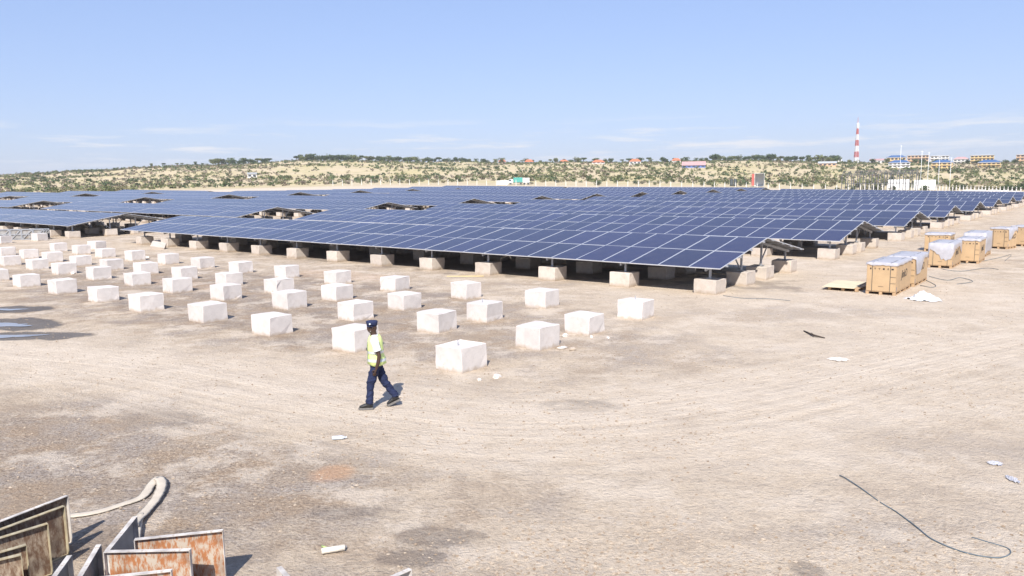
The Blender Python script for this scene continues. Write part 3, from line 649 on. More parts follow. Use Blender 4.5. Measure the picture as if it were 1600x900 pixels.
for A, toe, lift in ((LEG_L, 0.0, 0.0), (LEG_R, 0.0, R(24))):
    ax, ay, az_ = A[-1]; q = MB(); q.tube([(0, 0, 0.115), (0, 0, 0.04)], [(0.062, 0.057), (0.06, 0.052)], 12)
    q.tube([(-0.075, 0, 0.045), (-0.03, 0, 0.065), (0.07, 0, 0.062), (0.15, 0, 0.045), (0.2, 0, 0.032)], [(0.036, 0.03), (0.046, 0.05), (0.046, 0.045), (0.048, 0.032), (0.03, 0.02)], 12)
    piv = empty('boot_pivot') if False else None
    bo = remeshed('boot', q, M['boot'], guard, 0.009, 3); bo.location = (ax, ay, 0.022 if not lift else 0.1); bo.rotation_euler = (0, lift, 0.05 if lift else -0.05)
    q = MB(); q.prism([(-0.085,-0.03),(-0.07,-0.042),(0.05,-0.045),(0.14,-0.052),(0.2,-0.035),(0.222,0),(0.2,0.035),(0.14,0.052),(0.05,0.045),(-0.07,0.042),(-0.085,0.03)], -0.02, 0.018); q.build('sole', M['sole'], bo)
# lanyard with a whistle
q = MB(); q.tube([(0.07, 0.06, 1.52), (0.15, 0.05, 1.38), (0.168, 0.03, 1.26)], 0.004, 6); lan = q.build('lanyard', M['boot'], guard); q = MB(); q.box((0.172, 0.03, 1.24), (0.02, 0.03, 0.05)); q.build('whistle', M['boot'], lan)

# ------------------------------------------------------------------ crates of modules on pallets
M['ply'] = mat('plywood_carton', (0.47, 0.325, 0.185), 0.8, 0, 0.07, 2.5, 0.1, 60, rnd=0.05)
M['pallet'] = mat('pallet_wood', (0.46, 0.31, 0.18), 0.85, 0, 0.18, 8, 0.2, 40)
M['film'] = mat('white_plastic_film', (0.50, 0.495, 0.53), 0.3, 0, 0.10, 4, 0.8, 7); M['film'].node_tree.nodes['Principled BSDF'].inputs['Alpha'].default_value = 0.78
M['ink'] = mat('black_ink', (0.03, 0.028, 0.028), 0.8, 0, 0.1, 9); M['strap'] = mat('black_strap', (0.05, 0.06, 0.06), 0.6, 0, 0.1, 9)
M['tagm'] = mat('grey_label', (0.25, 0.22, 0.22), 0.7, 0, 0.1, 9)
def text_mesh(body_, size, ital=0.25):
    cu = bpy.data.curves.new('txt', 'FONT'); cu.body = body_; cu.size = size; cu.shear = ital; cu.extrude = 0.0015; cu.offset = size*0.012; cu.align_x = 'CENTER'; cu.resolution_u = 3
    ob = bpy.data.objects.new('txt', cu); col.objects.link(ob); dg = bpy.context.evaluated_depsgraph_get(); dg.update()
    me = bpy.data.meshes.new_from_object(ob.evaluated_get(dg)); bpy.data.objects.remove(ob); me.materials.clear(); me.materials.append(M['ink']); return me
LOGO = text_mesh('JinkO', 0.46)
ICON = []
for kd in range(6):
    q = MB()
    if kd == 0: q.box((0,0,0), (0.05,0.004,0.07)); 
    elif kd == 1: q.add([(-.04,0,.035),(.04,0,.035),(0,0,-.01)], [(0,1,2)]); q.box((0,0,-.025), (.012,.004,.03))
    elif kd == 2: q.box((0,0,.02), (.07,.004,.012)); q.box((0,0,-.02), (.012,.004,.06))
    elif kd == 3: q.tube([(0,-.002,0),(0,.002,0)], .038, 10)
    elif kd == 4: q.box((0,0,-.02), (.07,.004,.012)); q.box((0,0,.02), (.04,.004,.03))
    else: q.box((0,0,0), (.085,.004,.06))
    ICON.append(q.mesh('print_mark', M['ink']))
CRW, CRL, CRH = 1.14, 2.85, 1.16                 # across s, along t, carton height above the pallet
def crate(s_front, t_front, label, wrap=0, L=CRL, W=CRW, H=CRH, rz=0.0, logo=True):
    """near left corner at (s,t); runs away along t; local x = along t, y = along s"""
    x, y = st2xy(s_front, t_front); e = empty('module_crate', (x, y, gzf(x, y) - 0.01), YAW + rz); tag(e, label, 'crate', 'crates of solar modules on pallets')
    z0 = 0.15
    pl = empty('pallet') if False else None
    q = MB()
    for k in range(5): q.box((L*(k+.5)/5, -W/2, 0.135), (L/5-0.06, W, 0.025))
    deck = q.build('pallet_deck', M['pallet'], e)
    for yy in (-0.06, -W/2, -W+0.06):
        for k in range(4):
            q = MB(); q.box(((L-0.14)*k/3+0.07, yy, 0.073), (0.14, 0.11, 0.098)); q.build('pallet_foot', M['pallet'], e)
        q = MB(); q.box((L/2, yy, 0.012), (L, 0.11, 0.022)); q.build('pallet_runner', M['pallet'], e)
    q = MB(); q.box((L/2, -W/2, z0+H/2), (L-0.02, W-0.02, H)); bm = bmesh.new(); m_ = q.mesh('carton', M['ply']); bm.from_mesh(m_); bmesh.ops.bevel(bm, geom=bm.edges[:], offset=0.012, segments=2, affect='EDGES'); bm.to_mesh(m_); bm.free()
    car = link('carton', m_, e)
    zt = z0 + H
    # printed handling marks on the short side and the maker's mark on the long side
    for k, kd in enumerate((0, 1, 2, 3, 4, 5)): link('print_mark', ICON[kd], car, (0.004, -W*(0.14+0.145*k), z0+H*0.80), (0, 0, math.pi/2))
    q = MB(); q.box((0.006, -W*0.5, z0+H*0.17), (0.004, 0.2, 0.014)); q.build('print_mark', M['ink'], car)
    if logo: link('print_logo', LOGO, car, (L*0.52, -W+0.006, z0+H*0.42), (math.pi/2, 0, 0))
    q = MB(); q.box((L*0.06, -W+0.006, z0+0.1), (0.09, 0.006, 0.17)); q.build('paper_tag', M['tagm'], car)
    for yy in (-W*0.2, -W*0.8):
        q = MB(); q.box((0.001, yy, z0+H/2), (0.006, 0.018, H+0.01)); q.box((L-0.001, yy, z0+H/2), (0.006, 0.018, H+0.01)); q.box((L/2, yy, zt+0.03), (L+0.01, 0.018, 0.006)); q.build('strap', M['strap'], e)
    for zz in (z0+H*0.30, z0+H*0.52): 
        q = MB(); q.box((0.0, -W*0.9, zz), (0.006, W*0.17, 0.01)); q.build('strap', M['strap'], e)
    # crumpled film cap, hanging further down where the crate is still wrapped
    rn = random.Random(int(t_front*10)); q = MB(); n = 44; per = []
    for k in range(n):
        u_ = k/n*4; sd = int(u_); f_ = u_-sd
        per.append([(f_*L, 0), (L, -f_*W), (L-f_*L, -W), (0, -W+f_*W)][sd])
    drop = []
    for k in range(n):
        u_ = k/n*4; sd = int(u_); base = 0.07 + rn.uniform(0, 0.05)
        if wrap == 1 and sd in (1, 2): base = 0.5 + 0.35*math.sin(u_*5) + rn.uniform(-.08, .08)
        if wrap == 2: base = 0.55 + 0.3*math.sin(u_*4+1) + rn.uniform(-.12, .12)
        if wrap == 3: base = 0.92*H + rn.uniform(-.1, .05)
        drop.append(min(base, H*0.97))
    cx_, cy_ = L/2, -W/2
    def outp(p, o): return (cx_+(p[0]-cx_)*(1+2*o/L), cy_+(p[1]-cy_)*(1+2*o/W))
    vs = []; 
    for ri, o in enumerate((0.012, 0.014, 0.016)):
        for k, p in enumerate(per):
            a_ = outp(p, o + rn.uniform(0, 0.018)*(ri > 0)); vs.append((a_[0], a_[1], zt + 0.012 - drop[k]*ri/2))
    for k, p in enumerate(per): a_ = outp(p, -0.25); vs.append((a_[0], a_[1], zt + 0.02 + rn.uniform(0, 0.03)))
    vs.append((cx_, cy_, zt+0.035)); fs = []
    for ri in range(2):
        for k in range(n): fs.append((ri*n+k, (ri+1)*n+k, (ri+1)*n+(k+1) % n, ri*n+(k+1) % n))
    for k in range(n): fs.append((k, (k+1) % n, 3*n+(k+1) % n, 3*n+k)); fs.append((3*n+k, 3*n+(k+1) % n, 4*n))
    q.add(vs, fs); q.build('plastic_film', M['film'], e, True)
    return e
crate(-4.55, 19.95, 'brown plywood module crate nearest the camera beside the empty pallet', 0)
crate(-4.62, 23.2, 'brown module crate half wrapped in white film, right behind the nearest crate', 1)
crate(-4.75, 31.9, 'module crate with torn film hanging over its printed short side', 2)
crate(-2.7, 42.3, 'plain orange-brown crate half hidden behind the crate with torn film', 0, L=1.6, W=1.5, H=1.0)
crate(-5.55, 35.3, 'narrow module crate standing between two film wrapped crates', 0, L=2.4, H=1.2)
crate(-5.35, 39.2, 'module crate wrapped almost to the ground in white film', 3, L=2.9, H=1.3)
crate(-5.85, 46.7, 'module crate with torn sheet on its corner, second from the right edge', 1, L=1.5, W=1.12, H=1.25, rz=-0.25)
crate(-6.75, 49.7, 'module crate cut by the right picture edge', 0, L=1.5, W=1.5, H=1.25, rz=-0.25)
# emptied pallet with a plywood sheet
x, y = st2xy(-2.95, 20.25); pe = empty('wooden_pallet', (x, y, gzf(x, y)), YAW - 0.03); tag(pe, 'low wooden pallet carrying a pale plywood sheet beside the nearest crate', 'pallet')
for k in range(5): q = MB(); q.box((2.4*(k+.5)/5, -0.62, 0.125), (0.36, 1.24, 0.022)); q.build('slat', M['pallet'], pe)
for yy in (-0.07, -0.62, -1.17):
    for xx in (0.08, 0.85, 1.6, 2.32): q = MB(); q.box((xx, yy, 0.063), (0.14, 0.12, 0.1)); q.build('pallet_foot', M['pallet'], pe)
x, y = st2xy(-2.75, 20.1); M['sheet'] = mat('pale_plywood', (0.60, 0.52, 0.36), 0.8, 0, 0.1, 3); q = MB(); q.prism([(0, 0), (2.55, 0.1), (2.5, -1.2), (0.05, -1.3)], 0.140, 0.155)
so = q.build('plywood_sheet', M['sheet']); so.location = (x, y, gzf(x, y)); so.rotation_euler = (0, 0, YAW); tag(so, 'pale plywood sheet lying on the low pallet', 'plywood sheet')

# ------------------------------------------------------------------ steel block moulds at the lower left
def rust_mat(name, base, rust_c, lo, hi, sc):
    m, n, l, b = nodes_of(name); tc = n.new('ShaderNodeTexCoord'); mp = n.new('ShaderNodeMapping'); mp.inputs['Scale'].default_value = (1, 1, 0.35); l.new(tc.outputs['Object'], mp.inputs['Vector'])
    a_ = n.new('ShaderNodeTexNoise'); a_.inputs['Scale'].default_value = sc; a_.inputs['Detail'].default_value = 9; a_.inputs['Roughness'].default_value = 0.7; l.new(mp.outputs['Vector'], a_.inputs['Vector'])
    r_ = n.new('ShaderNodeMapRange'); r_.inputs[1].default_value = lo; r_.inputs[2].default_value = hi; l.new(a_.outputs['Fac'], r_.inputs[0])
    mx = n.new('ShaderNodeMixRGB'); mx.inputs['Color1'].default_value = (*base, 1); mx.inputs['Color2'].default_value = (*rust_c, 1); l.new(r_.outputs[0], mx.inputs['Fac'])
    c_ = n.new('ShaderNodeTexNoise'); c_.inputs['Scale'].default_value = 3.2; c_.inputs['Detail'].default_value = 6; l.new(tc.outputs['Object'], c_.inputs['Vector'])
    r2 = n.new('ShaderNodeMapRange'); r2.inputs[1].default_value = 0.42; r2.inputs[2].default_value = 0.62; l.new(c_.outputs['Fac'], r2.inputs[0])
    m2 = n.new('ShaderNodeMixRGB'); m2.inputs['Color2'].default_value = (rust_c[0]*0.42, rust_c[1]*0.45, rust_c[2]*0.6, 1); l.new(r2.outputs[0], m2.inputs['Fac']); l.new(mx.outputs['Color'], m2.inputs['Color1'])
    m2f = n.new('ShaderNodeMath'); m2f.operation = 'MULTIPLY'; m2f.inputs[1].default_value = 0.55; l.new(r2.outputs[0], m2f.inputs[0]); l.new(m2f.outputs[0], m2.inputs['Fac'])
    l.new(m2.outputs['Color'], b.inputs['Base Color']); b.inputs['Roughness'].default_value = 0.8; b.inputs['Metallic'].default_value = 0.1; return m
M['rustA'] = rust_mat('rusty_mortar_steel', (0.47, 0.40, 0.32), (0.38, 0.155, 0.06), 0.45, 0.56, 19)
M['rustB'] = rust_mat('brown_stained_steel', (0.37, 0.30, 0.22), (0.15, 0.085, 0.05), 0.40, 0.56, 14)
M['edge'] = rust_mat('worn_mould_edge', (0.64, 0.60, 0.55), (0.36, 0.27, 0.18), 0.56, 0.7, 14)
M['edgeY'] = rust_mat('yellowed_mould_edge', (0.46, 0.40, 0.27), (0.33, 0.25, 0.13), 0.5, 0.66, 14)
def mould_panel(pa, pb, label, mm, em, h=0.67, flip=1, lean=0.0):
    """upright steel shutter between two photo spots on its top edge; sheet with angle-iron rim on the camera side"""
    a_ = Vector((*gpt(*pa, h), 0)); c_ = Vector((*gpt(*pb, h), 0)); L = (c_-a_).length; an = math.atan2(c_.y-a_.y, c_.x-a_.x)
    e = empty('mould_panel', (a_.x, a_.y, gzf(a_.x, a_.y)), an); e.rotation_euler = (lean, 0, an); tag(e, label, 'mould panel', 'rusty steel block moulds')
    q = MB(); q.box((L/2, 0, h/2), (L, 0.006, h)); q.build('sheet', mm, e)
    w = 0.055
    for nm, c0, s0_ in (('top_flange', (L/2, -flip*w/2, h), (L+0.012, w, 0.008)), ('bottom_flange', (L/2, -flip*w/2, 0.004), (L, w, 0.008)), ('side_flange', (L+0.004, -flip*w/2, h/2), (0.008, w, h-0.012)), ('side_flange', (-0.004, -flip*w/2, h/2), (0.008, w, h-0.012))):
        q = MB(); q.box(c0, s0_); q.build(nm, em, e)
    return e
mould_panel((-60, 836), (102, 774), 'tallest brown steel mould panel at the lower left corner, rear of its stack', M['rustB'], M['edge'])
mould_panel((-60, 848), (97, 790), 'brown steel mould panel with double rim, second in the left stack', M['rustB'], M['edgeY'])
mould_panel((-60, 857), (72, 817), 'brown mould panel with yellowed edge, third in the left stack', M['rustB'], M['edgeY'])
mould_panel((-70, 881), (39, 850), 'stained mould panel low in the left stack, fourth from the rear', M['rustB'], M['edgeY'])
mould_panel((-70, 889), (32, 865), 'frontmost stained mould panel of the left stack', M['rustB'], M['edgeY'])
mould_panel((212, 841), (348, 827), 'orange rusty mould panel, rear one of the right pair', M['rustA'], M['edge'])
mould_panel((166, 860), (298, 857), 'flaking rusty mould panel joined to a grey side, nearer of the right pair', M['rustA'], M['edge'])
mould_panel((120, 905), (268, 889), 'rusty mould panel whose rim just shows at the bottom edge', M['rustA'], M['edge'])
M['steel'] = mat('grey_mould_steel', (0.30, 0.29, 0.28), 0.7, 0.2, 0.2, 4, 0.1, 30, dirt=(0.2, 0.15, 0.1), dscale=3)
mould_panel((164, 860), (207, 808), 'grey steel side panel reaching back to the white hose', M['steel'], M['edge'])
mould_panel((112, 915), (150, 852), 'grey steel side panel standing alone between the two stacks', M['steel'], M['edge'])
mould_panel((70, 915), (104, 869), 'grey side panel half hidden at the right of the left stack', M['steel'], M['edge'])
mould_panel((440, 885), (475, 925), 'steel mould corner poking in at the bottom edge, left of two', M['steel'], M['edge'])
mould_panel((575, 915), (638, 888), 'steel mould corner poking in at the bottom edge, right of two', M['steel'], M['edge'])

# flat canvas hose
def ribbon(pts, w, name, m, label, cat, thick=0.012, zoff=0.012, parent=None):
    P_ = [Vector(p) for p in pts]; out = []
    for i in range(len(P_)-1):
        p0, p1, p2, p3 = P_[max(i-1,0)], P_[i], P_[i+1], P_[min(i+2,len(P_)-1)]
        for k in range(8):
            t = k/8; out.append(0.5*((2*p1)+(p2-p0)*t+(2*p0-5*p1+4*p2-p3)*t*t+(3*p1-p0-3*p2+p3)*t**3))
    out.append(P_[-1]); q = MB(); n = len(out); rn = random.Random(3)
    for i, p in enumerate(out):
        d = out[min(i+1,n-1)]-out[max(i-1,0)]; d.z = 0; d.normalize(); a_ = Vector((-d.y, d.x, 0)); ww = w*(1+rn.uniform(-.08,.08))
        for sx__, zz in ((-1, 0), (-.5, thick*1.1), (.5, thick*1.2), (1, 0), (.5, -thick*.4), (-.5, -thick*.4)): q.v.append(tuple(p + a_*(sx__*ww/2) + Vector((0,0,zz))))
    for i in range(n-1):
        for k in range(6): q.f.append((i*6+k, i*6+(k+1)%6, (i+1)*6+(k+1)%6, (i+1)*6+k)); q.m.append(0)
    q.f.append((5,4,3,2,1,0)); q.m.append(0); q.f.append(tuple((n-1)*6+k for k in range(6))); q.m.append(0)
    o = q.build(name, m, parent, True); 
    if label: tag(o, label, cat)
    return o
M['canvas'] = mat('dusty_canvas', (0.50, 0.435, 0.35), 0.9, 0, 0.1, 6, 0.4, 50)
def gp3(px, py, z=0.0): x, y = gpt(px, py, z); return (x, y, gzf(x, y) + z)
ribbon([gp3(60, 812, .02), gp3(107, 806, .02), gp3(150, 800, .02), gp3(190, 788, .02), gp3(222, 776, .02), gp3(236, 758, .03), gp3(246, 747, .05), gp3(252, 751, .07), gp3(252, 762, .06), gp3(243, 780, .05), gp3(226, 800, .05), gp3(214, 812, .08), gp3(207, 822, .12)], 0.165, 'canvas_hose', M['canvas'], 'flat pale canvas hose folded back on itself behind the moulds', 'hose', 0.009)
ribbon([gp3(221, 803, .06), gp3(217, 822, .06), gp3(214, 846, .05), gp3(213, 860, .04)], 0.085, 'canvas_strip', M['canvas'], 'short pale canvas strip running from the hose down to the rusty mould', 'strip', 0.014)

# ------------------------------------------------------------------ small things on the ground
M['cable'] = mat('grey_blue_cable', (0.10, 0.13, 0.15), 0.5, 0, 0.3, 6)
def cable(pts, r, label, m='cable'):
    P_ = [Vector(gp3(*p, r)) for p in pts]; out = []
    for i in range(len(P_)-1):
        p0, p1, p2, p3 = P_[max(i-1,0)], P_[i], P_[i+1], P_[min(i+2,len(P_)-1)]
        for k in range(6):
            t = k/6; v = 0.5*((2*p1)+(p2-p0)*t+(2*p0-5*p1+4*p2-p3)*t*t+(3*p1-p0-3*p2+p3)*t**3); v.z = gzf(v.x, v.y) + r + 0.006; out.append(v)
    out.append(P_[-1]); q = MB(); q.tube(out, r, 6); tag(q.build('cable', M[m], None, True), label, 'cable', 'cables on the ground')
cable([(1312, 743), (1322, 748), (1345, 763), (1375, 785), (1400, 800), (1430, 822), (1455, 842), (1490, 858), (1525, 868), (1560, 872), (1578, 866), (1574, 857), (1545, 848), (1518, 840)], 0.008, 'long grey-blue cable curving over the sand at the lower right')
cable([(1445, 437), (1462, 446), (1455, 449), (1438, 446)], 0.012, 'dark strap end curled beside the second crate')
cable([(1452, 432), (1480, 438), (1500, 434), (1520, 440), (1495, 444)], 0.012, 'loose dark strap lying on the sand right of the wrapped crates')
cable([(1470, 420), (1500, 424), (1540, 419), (1560, 421)], 0.012, 'thin strap stretched over the sand beyond the torn film crate')
cable([(1500, 412), (1530, 409), (1560, 403), (1580, 398), (1570, 408)], 0.012, 'tangled strap on the sand below the right hand crates')
cable([(1130, 462), (1160, 466), (1200, 467), (1235, 470)], 0.010, 'thin wire lying near the first table corner footing')
M['chip'] = mat('broken_concrete', (0.62, 0.57, 0.51), 0.9, 0, 0.1, 8, 0.4, 20)
def rock(px, py, sx__, sy__, sz__, name, m, label, cat, group, seed):
    rn = random.Random(seed); bm = bmesh.new(); bmesh.ops.create_icosphere(bm, subdivisions=2, radius=1)
    for v in bm.verts:
        f_ = 1 + rn.uniform(-.28, .22); v.co = Vector((v.co.x*sx__*f_, v.co.y*sy__*f_, max(v.co.z*sz__*f_, -sz__*0.3)))
    me_ = bpy.data.meshes.new(name); bm.to_mesh(me_); bm.free(); me_.materials.append(m); x, y = gpt(px, py)
    return tag(link(name, me_, None, (x, y, gzf(x, y) + sz__*0.25), (0, 0, rn.uniform(0, 6))), label, cat, group)
CH = 'broken concrete chips'
rock(776, 590, .12, .09, .07, 'concrete_chip', M['chip'], 'larger pale chip lying right of the nearest block', 'concrete chip', CH, 1)
rock(749, 595, .06, .05, .05, 'concrete_chip', M['chip'], 'small rounded chip just below the nearest block', 'concrete chip', CH, 2)
rock(878, 544, .17, .09, .05, 'concrete_chip', M['chip'], 'long flat white chip beside the second block of the first frame', 'concrete chip', CH, 3)
rock(895, 547, .10, .08, .07, 'concrete_chip', M['footing'], 'brown broken piece touching the long flat white chip', 'concrete chip', CH, 4)
rock(883, 526, .12, .08, .08, 'concrete_chip', M['chip'], 'white lump between two blocks of the rightmost frame', 'concrete chip', CH, 5)
rock(924, 528, .05, .05, .07, 'concrete_chip', M['chip'], 'small upright chip below the third block of the rightmost frame', 'concrete chip', CH, 6)
rock(950, 529, .11, .06, .06, 'concrete_chip', M['chip'], 'pale flat pieces right of the third block of the rightmost frame', 'concrete chip', CH, 7)
rock(114, 428, .2, .12, .1, 'concrete_chip', M['chip'], 'white rubble lump among the blocks on the left', 'concrete chip', CH, 8)
rock(230, 403, .22, .14, .1, 'concrete_chip', M['chip'], 'white rubble lump between the rear blocks and the first table', 'concrete chip', CH, 9)
# crumpled film and scraps
def scrap(px, py, rx, ry, h, label, seed, cat='plastic scrap', name='plastic_film_heap', m='film'):
    rn = random.Random(seed); x, y = gpt(px, py); n = 13; vs = []; fs = []
    for i in range(n):
        for j in range(n):
            u_, v_2 = i/(n-1)*2-1, j/(n-1)*2-1; rr = math.hypot(u_, v_2); k = max(0, 1-rr)
            xx, yy = x + u_*rx*(1+rn.uniform(-.15,.15)), y + v_2*ry*(1+rn.uniform(-.15,.15))
            vs.append((xx, yy, gzf(xx, yy) + 0.008 + h*k*rn.uniform(0.25, 1.0) + rn.uniform(0, 0.02)))
    for i in range(n-1):
        for j in range(n-1):
            if math.hypot((i+.5)/(n-1)*2-1, (j+.5)/(n-1)*2-1) < 1.0 + rn.uniform(-.12, .08): fs.append((i*n+j, (i+1)*n+j, (i+1)*n+j+1, i*n+j+1))
    q = MB(); q.add(vs, fs); o = q.build(name, M[m]); sd = o.modifiers.new('t', 'SOLIDIFY'); sd.thickness = 0.004; return tag(o, label, cat, 'plastic scraps on the sand')
M['heap'] = mat('white_crumbs', (0.66, 0.66, 0.67), 0.8, 0, 0.12, 9, 0.8, 14); scrap(1443, 468, 0.62, 0.6, 0.40, 'heap of crumpled white film in front of the wrapped crates', 1, m='heap')
scrap(1555, 725, 0.12, 0.10, 0.03, 'thin clear plastic scrap near the right edge, upper one', 2); scrap(1582, 750, 0.07, 0.16, 0.04, 'crumpled clear plastic scrap at the right edge, lower one', 3)
scrap(1310, 562, 0.26, 0.22, 0.02, 'pale crumbled patch of mortar on the sand at the right', 4, 'mortar spill', 'mortar_spill', 'chip')
scrap(1105, 448, 0.5, 0.3, 0.05, 'white mortar crumbs spilled behind the corner footing', 8, 'mortar spill', 'mortar_spill', 'chip')
# bottle, roller, sticks
M['pet'] = mat('clear_bottle_plastic', (0.55, 0.60, 0.66), 0.15, 0, 0.1, 9)
x, y = gpt(530, 687); q = MB(); q.tube([(-.13,0,.04),(-.12,0,.04),(.05,0,.04),(.085,0,.04),(.10,0,.04),(.125,0,.04)], [.03,.038,.038,.028,.014,.014], 10)
o = q.build('plastic_bottle', M['pet'], None, True); o.location = (x, y, gzf(x, y)); o.rotation_euler = (0,0,0.15); tag(o, 'crushed clear plastic bottle lying on the track below the person', 'bottle')
q = MB(); q.tube([(.125,0,.04),(.145,0,.04)], .017, 10); q.build('bottle_cap', M['reflect'], o)
x, y = gpt(521, 863); ro = empty('paint_roller', (x, y, gzf(x, y)), 0.32); tag(ro, 'dusty paint roller with a green handle near the bottom edge', 'paint roller')
M['fleece'] = mat('dusty_fleece', (0.66, 0.61, 0.52), 0.95, 0, 0.1, 30, 0.5, 90); M['green'] = mat('green_plastic', (0.45, 0.55, 0.2), 0.5, 0, 0.1, 9)
q = MB(); q.tube([(-.15,0,.042),(-.145,0,.042),(.145,0,.042),(.15,0,.042)], [.03,.038,.038,.03], 12); q.build('roller_sleeve', M['fleece'], ro, True)
q = MB(); q.tube([(.16,0,.042),(.175,.04,.04),(.1,.06,.03),(-.05,.07,.025)], .006, 6); q.build('roller_wire', M['galv'], ro, True)
q = MB(); q.tube([(-.05,.07,.025),(-.09,.12,.022),(-.13,.19,.02)], [.012,.016,.013], 8); q.build('handle', M['green'], ro, True)
M['wood'] = mat('dark_twig', (0.06, 0.045, 0.035), 0.9, 0, 0.2, 8); M['timber'] = mat('yellow_plank', (0.58, 0.46, 0.23), 0.8, 0, 0.1, 5)
q = MB(); a1, a2, a3 = gp3(1256, 517, .02), gp3(1272, 524, .06), gp3(1289, 528, .02); q.tube([a1, a2, a3], [.02,.03,.015], 6); q.tube([a2, gp3(1268, 520, .12)], [.014,.008], 5); tag(q.build('dead_branch', M['wood'], None, True), 'dark dead branch lying alone on the sand at the right', 'branch')
x, y = gpt(727, 432); q = MB(); q.box((0,0,.02), (1.9,.14,.035)); o = q.build('timber_plank', M['timber']); o.location = (x, y, gzf(x, y)); o.rotation_euler = (0,0,-0.06); tag(o, 'yellow timber plank lying in front of the first table', 'plank')

# ------------------------------------------------------------------ beyond the array
def project_y(px, d, z):
    r = ray(px, 285); h = math.hypot(r[0], r[1]); X, Y = r[0]/h*d, r[1]/h*d
    c, s = math.cos(PITCH), math.sin(PITCH); zz = z - CAM_H; zc = Y*c - zz*s; yc = Y*s + zz*c
    u, v = F_PX*X/zc, -F_PX*yc/zc; return 450 + u*math.sin(ROLL) + v*math.cos(ROLL)
def dist_for(px, py, lo, hi):                 # the distance at which the ground is seen at that height of the photo
    best = None
    for k in range(121):
        d = lo + (hi-lo)*k/120; x, y, z = at(px, d); e = abs(project_y(px, d, z) - py)
        if best is None or e < best[0]: best = (e, d)
    return best[1]
def cw(px):                                   # a thing seen off the optical axis spreads over more pixels
    r = ray(px, 285); return r[1]**2/(r[0]**2 + r[1]**2)
def top_z(px, py, d):
    r = ray(px, py); return CAM_H + d*r[2]/math.hypot(r[0], r[1])
PXM = lambda d: F_PX/d                        # pixels of the photo per metre, at distance d
M['leafA'] = mat('acacia_leaf', (0.070, 0.098, 0.038), 0.8, 0, 0.35, 0.9, rnd=0.25); M['leafB'] = mat('olive_leaf', (0.135, 0.150, 0.060), 0.8, 0, 0.35, 0.9, rnd=0.25)
M['leafC'] = mat('dry_leaf', (0.25, 0.225, 0.125), 0.85, 0, 0.3, 0.9, rnd=0.25); M['leafD'] = mat('grey_thorn', (0.235, 0.190, 0.135), 0.9, 0, 0.3, 0.9, rnd=0.2)
M['bark'] = mat('bark', (0.14, 0.10, 0.07), 0.95, 0, 0.2, 3)
def leaf_cloud(mb, centre, r, n, size, rn, m=0):
    for _ in range(n):
        while True:
            p = Vector((rn.uniform(-1,1), rn.uniform(-1,1), rn.uniform(-1,1)))
            if 0.25 < p.length < 1: break
        p = Vector((centre[0]+p.x*r[0], centre[1]+p.y*r[1], centre[2]+p.z*r[2])); s = size*rn.uniform(.6, 1.4)
        a = Vector((rn.uniform(-1,1), rn.uniform(-1,1), rn.uniform(-.6,.6))).normalized(); b = a.cross(Vector((rn.uniform(-1,1), rn.uniform(-1,1), rn.uniform(-1,1)))).normalized()
        mb.add([p-a*s-b*s*.6, p+a*s-b*s*.6, p+a*s*.7+b*s*.6, p-a*s*.7+b*s*.6], [(0,1,2,3)], m)
def tree_meshes(seed, flat):
    rn = random.Random(seed); tr = MB(); cr = MB(); H = 1.0
    tr.tube([(0,0,-.05),(rn.uniform(-.02,.02),rn.uniform(-.02,.02),.2),(rn.uniform(-.05,.05),rn.uniform(-.05,.05),.45)], [.045,.035,.025], 6)
    for k in range(6 + rn.randrange(3)):
        an = rn.uniform(0, 6.28); q = rn.uniform(.05, .36); zc = rn.uniform(.34, .78) if not flat else rn.uniform(.62, .82); c = (q*math.cos(an), q*math.sin(an), zc)
        tr.tube([(0,0,.32),(c[0]*.5,c[1]*.5,(.32+zc)/2),c], [.022,.014,.008], 5)
        rr = rn.uniform(.17, .29); leaf_cloud(cr, c, (rr*1.25, rr*1.25, rr*(.55 if flat else .95)), 70, .055, rn)
    return tr.mesh('trunk', M['bark']), cr
TREES = []
for k in range(5):
    tm, cb = tree_meshes(300+k, k == 4); TREES.append((tm, [cb.mesh('crown', M[m_]) for m_ in ('leafA', 'leafB')]))
def tree(px, d, h, w, label, v, leaf=0, group='trees along the skyline'):
    x, y, z = at(px, d); e = empty('savanna_tree', (x, y, z - 0.02*h), random.uniform(0, 6.28)); e.scale = (w, w, h); tag(e, label, 'tree', group)
    tm, cms = TREES[v % 5]; link('trunk', tm, e); link('crown', cms[leaf], e)
sky_trees = []
rt = random.Random(21)
for (x0, x1, n, hmin, hmax, d0, d1) in [(235, 330, 6, 3, 5, 860, 895), (330, 425, 18, 5.5, 8, 860, 898), (464, 560, 24, 6.5, 9.5, 870, 899), (560, 640, 16, 6, 8.5, 870, 899), (640, 735, 15, 5, 8.5, 860, 899), (735, 900, 14, 3.5, 6.5, 840, 899), (900, 1110, 20, 4, 7.5, 820, 899), (1110, 1310, 34, 5, 8.5, 800, 898), (1310, 1600, 14, 3.5, 6, 760, 860)]:
    for k in range(n): sky_trees.append((x0 + (x1-x0)*(k+rt.uniform(.1,.9))/n, rt.uniform(d0, d1), rt.uniform(hmin, hmax)))
sky_trees.sort()
for k, (px, d, h) in enumerate(sky_trees):
    tree(px, d, h, h*rt.uniform(.95, 1.35), f'dark green tree on the hill crest, {nth(min(k, len(sky_trees)-1-k))} from the {"left" if k < len(sky_trees)/2 else "right"} along the skyline', rt.randrange(5), 0 if rt.random() < .65 else 1)
